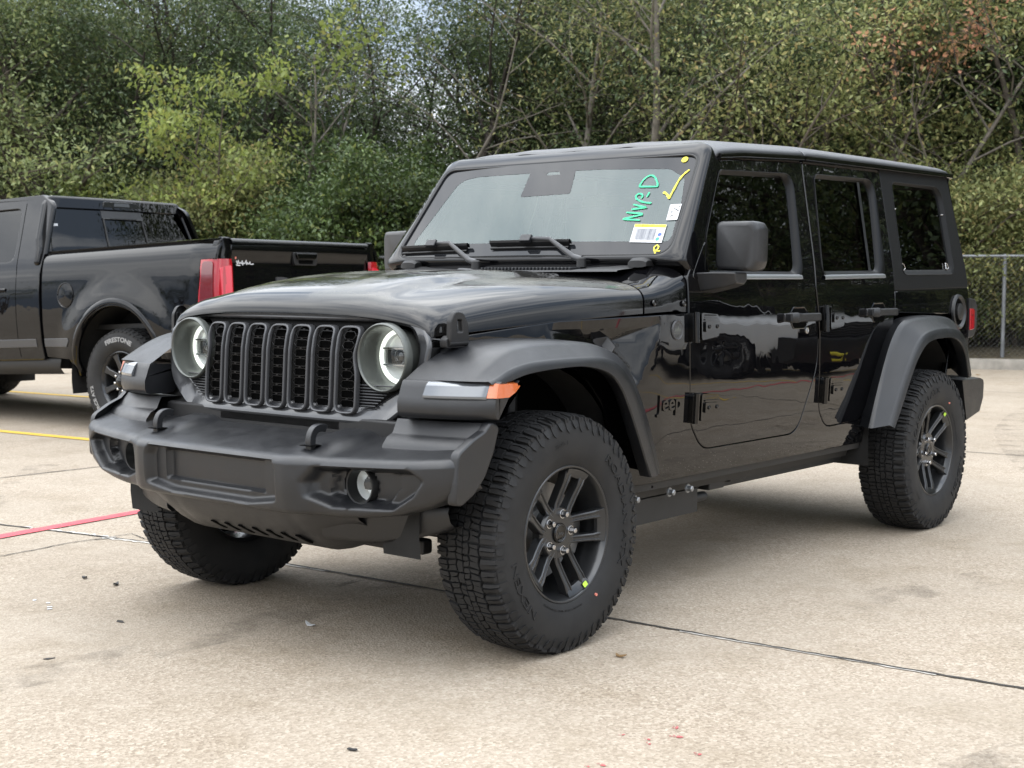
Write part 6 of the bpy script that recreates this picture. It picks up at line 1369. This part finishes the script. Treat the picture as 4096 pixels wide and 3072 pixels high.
    for sg in (-1, 1):
        S_ = lambda x, z: (x, sg*CY(x, z), z)
        mb = NB(); panel(mb, cab, S_, (0, sg, 0), [w_r, w_f], res=.05, depth=.05, rnd=.008); cs = mb.build('cab_side', PB, T, sharp=40, recalc=False)
        for wv in (w_r, w_f):
            mb = NB(); panel(mb, wv, lambda x, z: (x, sg*(CY(x, z)-.02), z), (0, sg, 0), res=.08, flange=False); mb.build('window', MT['tint'], cs, recalc=False)
        for xg in (1.10, 2.05, 3.28):             # door shut lines
            pts = [(xg, .62), (xg, 1.32), (xg+.02, 1.40), (xg+(.10 if xg < 1.5 else -.02), 1.93)]
            if xg > 3: pts = pts[:2]
            mb = NB(); mb.tube([(x, sg*(CY(x, z)-.001), z) for x, z in dens(pts+pts[-2:0:-1], .06)], .0035, 5); mb.build('shut_line', MT['void'], cs)
        for xg in (1.24, 2.2):
            mb = NB(); mb.tube([(xg+.22*f, sg*(CY(xg, 1.19)+.03*math.sin(PI*min(1, max(0, f)))**.4), 1.19) for f in np.linspace(0, 1, 9)], .014, 8); mb.build('door_handle', MT['gloss'], cs)
        mb = NB(); m_ = [(.86, .765), (.86, .705), (3.25, .690), (3.25, .76)]
        panel(mb, m_, lambda x, z: (x, sg*(CY(x, z)+.006), z), (0, sg, 0), res=.08, depth=.012, rnd=.004); mb.build('side_moulding', MT['satin'], T, recalc=False)
        mb = NB(); mb.loft([[(x, sg*y, z) for x in np.linspace(.62, 3.5, 8)] for y, z in ((.93, .60), (.945, .53), (.90, .47), (.80, .47))]); mb.build('rocker', MT['trim_dark'], T, sharp=60)
        # mirror
        mb = NB(); mb.box((3.08, sg*1.16, 1.50), (.14, .20, .30)); mb.box((3.08, sg*1.02, 1.42), (.06, .16, .04)); mb.build('door_mirror', MT['trim_dark'], T, bevel=.03, bseg=3)
    def RY(x): return CY(x, 1.985)
    mb = NB(); secs = []
    for x, zt, k in ((.955, 1.935, .97), (.985, 1.972, .985), (1.03, 1.995, .995), (1.12, 2.012, 1), (1.6, 2.030, 1), (2.2, 2.028, 1), (2.55, 2.012, 1), (2.74, 1.985, .99)):
        hw = RY(x)*k+.012; secs.append([(x, hw*math.copysign(min(1, abs(t)), t), zt-.052*abs(t)**4-.006*(abs(t) > .98)) for t in np.linspace(-1, 1, 25)])
    mb.loft(secs); mb.build('cab_roof', PB, T, sharp=60)
    # rear wall of the cab with its big window
    def RW(y, z): return .800+(z-1.46)*.285*sstep(1.44, 1.60, z)-.05*(1-(abs(y)/.95)**2)+.02
    rw = rpoly([(-.955, 1.40), (.955, 1.40), (.90, 1.60), (.765, 1.90), (.70, 1.965), (-.70, 1.965), (-.765, 1.90), (-.90, 1.60)], [.01, .01, .05, .05, .04, .04, .05, .05], 5)
    wo = rpoly([(-.835, 1.470), (.835, 1.470), (.740, 1.860), (.70, 1.885), (-.70, 1.885), (-.740, 1.860)], [.05, .05, .04, .04, .04, .04], 5)
    mb = NB(); panel(mb, rw, lambda y, z: (RW(y, z), y, z), (-1, 0, 0), [wo], res=.05, depth=.04, rnd=.02); cw = mb.build('cab_rear', PB, T, sharp=50, recalc=False)
    mb = NB(); panel(mb, wo, lambda y, z: (RW(y, z)+.012, y, z), (-1, 0, 0), res=.06, flange=False); mb.build('rear_window', MT['tint'], cw, recalc=False)
    mb = NB()
    for L in ([(.23, 1.48), (.215, 1.80)], [(-.23, 1.48), (-.215, 1.80)], [(.225, 1.80), (-.225, 1.80)]): mb.tube([(RW(y, z)+.006, y, z) for y, z in dens(L+L[::-1][1:1], .08)[:] or L], .008, 6)
    mb.build('slider_frame', MT['seal'], cw)
    mb = NB(); panel(mb, [(-.23, 1.805), (.23, 1.805), (.225, 1.878), (-.225, 1.878)], lambda y, z: (RW(y, z)+.009, y, z), (-1, 0, 0), res=.08, flange=False); mb.build('slider_band', MT['trim'], cw, recalc=False); mb = NB(); panel(mb, [(-.24, 1.472), (.24, 1.472), (.24, 1.51), (-.24, 1.51)], lambda y, z: (RW(y, z)+.009, y, z), (-1, 0, 0), res=.08, flange=False); mb.build('slider_band', MT['trim'], cw, recalc=False)
    mb = NB(); q_ = lambda u, v, d: (RW(u, 1.93)-.006-d, u, v); mb.prism(rpoly([(-.20, 1.905), (.20, 1.905), (.185, 1.955), (-.185, 1.955)], .012, 4), q_, -.02, .004); bl = mb.build('high_brake_light', MT['lampdark'], cw, bevel=.003)
    mb = NB(); mb.prism(rpoly([(-.10, 1.915), (.08, 1.915), (.07, 1.945), (-.09, 1.945)], .006, 3), q_, .004, .007); mb.build('cargo_lamp', MT['clear_ribbed'], bl)
    mb = NB(); mb.prism(rpoly([(.70, 1.72), (.745, 1.72), (.735, 1.742), (.695, 1.742)], .005, 3), lambda u, v, d: (RW(u, v)+.009-d, u, v), 0, .001); mb.build('window_sticker', MT['white'], cw)
    # dark cabin inside
    mb = NB(); mb.box((2.05, 0, 1.05), (2.2, 1.80, .80)); mb.box((1.25, 0, 1.5), (.14, 1.3, .30)); mb.box((2.1, -.4, 1.55), (.14, .5, .40)); mb.box((2.1, .4, 1.55), (.14, .5, .40)); mb.build('cabin', MT['void'], T, bevel=.03)
    mb = NB(); mb.loft([[(x, y*k, z) for y in np.linspace(-1, 1, 9)] for x, z, k in ((3.36, 1.34, .90), (2.72, 1.96, .70))]); mb.build('windscreen', MT['tint'], T, recalc=False)
    # bonnet, wings, nose
    mb = NB(); secs = []
    for x, hw, zt, zb in ((3.30, .95, 1.37, .95), (3.7, .95, 1.39, 1.05), (4.3, .94, 1.37, 1.10), (4.75, .91, 1.33, 1.08), (4.95, .86, 1.27, 1.05), (4.99, .82, 1.20, 1.0)):
        secs.append([(x, hw*math.copysign(abs(c)**.5, c), zb+(zt-zb)*abs(s)**.45) for c, s in [(math.cos(a), math.sin(a)) for a in np.linspace(0, PI, 25)]])
    mb.loft(secs); mb.build('bonnet', PB, T, sharp=60)
    for sg in (-1, 1):
        arch = [(4.07+.56*math.cos(a), .435+.60*math.sin(a)) for a in np.linspace(math.radians(3), math.radians(177), 24)]
        fw = [(3.30, 1.28), (3.30, .62), (3.48, .60)]+arch[::-1]+[(4.68, .62), (4.95, .64), (4.99, 1.18)]
        mb = NB(); panel(mb, fw, lambda x, z: (x, sg*(CY(3.0, z)+.01*sstep(.9, .6, math.hypot(x-4.07, z-.42))-.09*sstep(4.5, 5.0, x)), z), (0, sg, 0), res=.06, depth=.05, rnd=.008); mb.build('front_wing', PB, T, sharp=50, recalc=False)
        mb = NB(); secs = []
        for a in np.linspace(math.radians(-10), math.radians(190), 20): secs.append([(4.07+.60*math.cos(a), sg*y, .42+.62*math.sin(a)) for y in (.60, .80, .95)])
        mb.loft(secs); mb.box((4.07, sg*.58, .80), (1.3, .04, .9)); mb.build('arch_liner', MT['liner'], T, recalc=False)
        mb = NB(); secs = [[(4.93-.10*f, sg*(.55+.36*f), z) for z in (.97, .99, 1.16, 1.18)]+[(4.99-.12*f, sg*(.55+.36*f), z) for z in (1.16, 1.10, 1.02, .99)] for f in np.linspace(0, 1, 6)]
        mb.loft(secs, closed=True, cap=True); hl = mb.build('headlamp', MT['lampdark'], T, sharp=40)
        mb = NB(); mb.box((4.97, sg*.68, 1.07), (.03, .18, .04)); mb.build('lamp_unit', MT['chrome'], hl, bevel=.008)
        mb = NB(); mb.tube([(5.16, sg*.42, .55), (5.24, sg*.42, .56), (5.25, sg*.42, .62), (5.16, sg*.42, .63)], .022, 8); mb.build('tow_hook', MT['yellow'], T)
    mb = NB(); mb.prism(rpoly([(-.60, .86), (.60, .86), (.56, 1.20), (-.56, 1.20)], .06, 4), lambda u, v, d: (4.96+d-.12*abs(u)**2, u, v), 0, .05); gr = mb.build('grille', MT['trim_dark'], T, sharp=40)
    for k in range(5): mb = NB(); mb.tube([(5.015-.12*u*u, u, .90+.062*k) for u in np.linspace(-.54, .54, 9)], .012, 6); mb.build('grille_bar', MT['satin'], gr)
    mb = NB(); secs = []
    for y in np.linspace(-.97, .97, 17): e = abs(y)**3*.16; secs.append([(4.90-e, y, .86), (5.14-e, y, .84), (5.17-e, y, .80), (5.16-e, y, .60), (5.08-e, y, .50), (4.90-e, y, .50)])
    mb.loft(secs, closed=True, cap=True); mb.build('front_bumper', MT['trim_dark'], T, sharp=40)
    # underside
    mb = NB()
    for sg in (-1, 1): mb.tube([(-1.2, sg*.45, .62), (0, sg*.45, .68), (1, sg*.45, .56), (4.9, sg*.42, .58)], .07, 8)
    mb.box((2.0, 0, .56), (2.5, 1.5, .10)); mb.build('chassis', MT['chassis'], T)
    for x in (-.17, 4.07): mb = MB(); mb.tube([(x, -.75, .42), (x, .75, .42)], .06, 12); mb.lathe([(-.2, 0), (-.16, .12), (0, .17), (.16, .12), (.2, 0)], 20, 'y', (x, 0, .42)); mb.build('axle', MT['chassis'], T)
    # wheels
    wl = bpy.data.objects.new('wheel', None); COL.objects.link(wl); wl.parent = T
    mb = MB(); prof = [(-.10, .235), (-.125, .262), (-.138, .30), (-.14, .34), (-.132, .385), (-.118, .408), (-.06, .417), (0, .419), (.06, .417), (.118, .408), (.132, .385), (.14, .34), (.138, .30), (.125, .262), (.10, .235)]
    mb.lathe(prof, 80, 'y')
    NP_ = 54
    for k in range(NP_):
        a = 2*PI*k/NP_
        for y0, y1, da, sk in ((-.132, -.082, .0, .01), (-.075, -.03, .06, -.02), (-.024, .022, .02, .02), (.03, .075, .08, -.02), (.082, .132, .03, .01)):
            w_ = 2*PI/NP_*.78; vs = []
            for R_ in (.424, .410):
                for aa, y in ((a+da, y0), (a+da+w_, y0), (a+da+w_+sk, y1), (a+da+sk, y1)):
                    r = R_-.020*max(0, (abs(y)-.10)/.03)**2; vs.append((r*math.sin(aa), y, r*math.cos(aa)))
            mb.add(vs, [(0, 1, 2, 3), (0, 4, 5, 1), (1, 5, 6, 2), (2, 6, 7, 3), (3, 7, 4, 0)])
    mb.build('tyre', MT['rubber'], wl, sharp=30, recalc=False)
    mb = MB()
    for s_, a_s, sz, sx_ in (('FIRESTONE', math.radians(118), .052, 1.25), ('TRANSFORCE AT2', math.radians(262), .046, 1.15)):
        vs, fs = text_geo(s_, sz, .0008, sx_, bold=.0015); q = []
        for x, y, z in vs: r = .318+y; a = a_s-x/.34; q.append((r*math.cos(a), -(.1400+z), r*math.sin(a)))
        mb.add(q, fs)
    mb.build('white_lettering', MT['letter_white'], wl, sharp=30)
    mb = MB(); mb.lathe([(-.10, .238), (-.115, .242), (-.118, .236), (-.10, .222), (-.06, .212), (.05, .205), (.10, .235)], 64, 'y'); mb.lathe([(-.10, 0), (-.10, .045), (-.095, .085), (-.07, .095), (-.03, .09)], 32, 'y')
    for k in range(8):
        th = math.radians(22+45*k); c, s = math.cos(th), math.sin(th); secs = []
        for r, hw in ((.07, .030), (.12, .024), (.18, .022), (.222, .034)):
            y0 = -.088-.016*sstep(.08, .22, r); secs.append([(r*c-t*s, y0+dy, r*s+t*c) for t, dy in ((-hw, .04), (-hw, .006), (-hw*.8, 0), (hw*.8, 0), (hw, .006), (hw, .04))])
        mb.loft(secs, closed=True, cap=True)
    mb.build('rim', MT['rim'], wl, sharp=30)
    for k in range(8): a = 2*PI*k/8+.2; mb = MB(); mb.lathe([(-.09, .011), (-.122, .011), (-.126, .006), (-.126, 0)], 6, 'y', (.075*math.cos(a), 0, .075*math.sin(a))); mb.build('lug_nut', MT['chrome'], wl)
    mb = MB(); mb.lathe([(-.10, .05), (-.135, .045), (-.145, .03), (-.147, 0)], 30, 'y'); mb.build('hub_cap', MT['gloss'], wl)
    mb = MB(); mb.lathe([(0, .17), (0, .05), (.03, .05), (.03, .17)], 40, 'y', closed=True); mb.build('brake_disc', MT['steel'], wl)
    first = True
    for x in (-.17, 4.07):
        for sg in (-1, 1):
            c = wl if first else copy_tree(wl, T); first = False
            Rm = Matrix.Rotation(math.radians(20*x+30*sg), 4, 'Y') if sg < 0 else Matrix.Rotation(PI, 4, 'Z') @ Matrix.Rotation(math.radians(0 if x < 1 else 40), 4, 'Y')
            c.matrix_local = Matrix.Translation((x, sg*.865, .42)) @ Rm
    return T
MT['red_core'] = principled('bright_red_lens', (.60, .015, .04), rough=.12, coat=1.0, bump=.3, bscale=60)
TR = make_pickup('pickup_truck', 'black crew-cab pickup truck parked behind at left, red tail lamps towards us', MT['paint_clean'])
TR.location = (3.834, 5.994, 0); TR.rotation_euler = (0, 0, math.radians(95.68))
SV = copy_tree(TR); SV.name = 'pickup_truck'
tag(SV, 'white pickup truck parked beyond the right edge of the picture, mirrored in the black doors', 'truck')
for ch in SV.children_recursive:
    if ch.type == 'MESH' and ch.data.materials and ch.data.materials[0] == MT['paint_clean']:
        ch.material_slots[0].link = 'OBJECT'; ch.material_slots[0].material = MT['silver_paint']
SV.location = (10.9, -9.7, 0); SV.rotation_euler = (0, 0, math.radians(97))
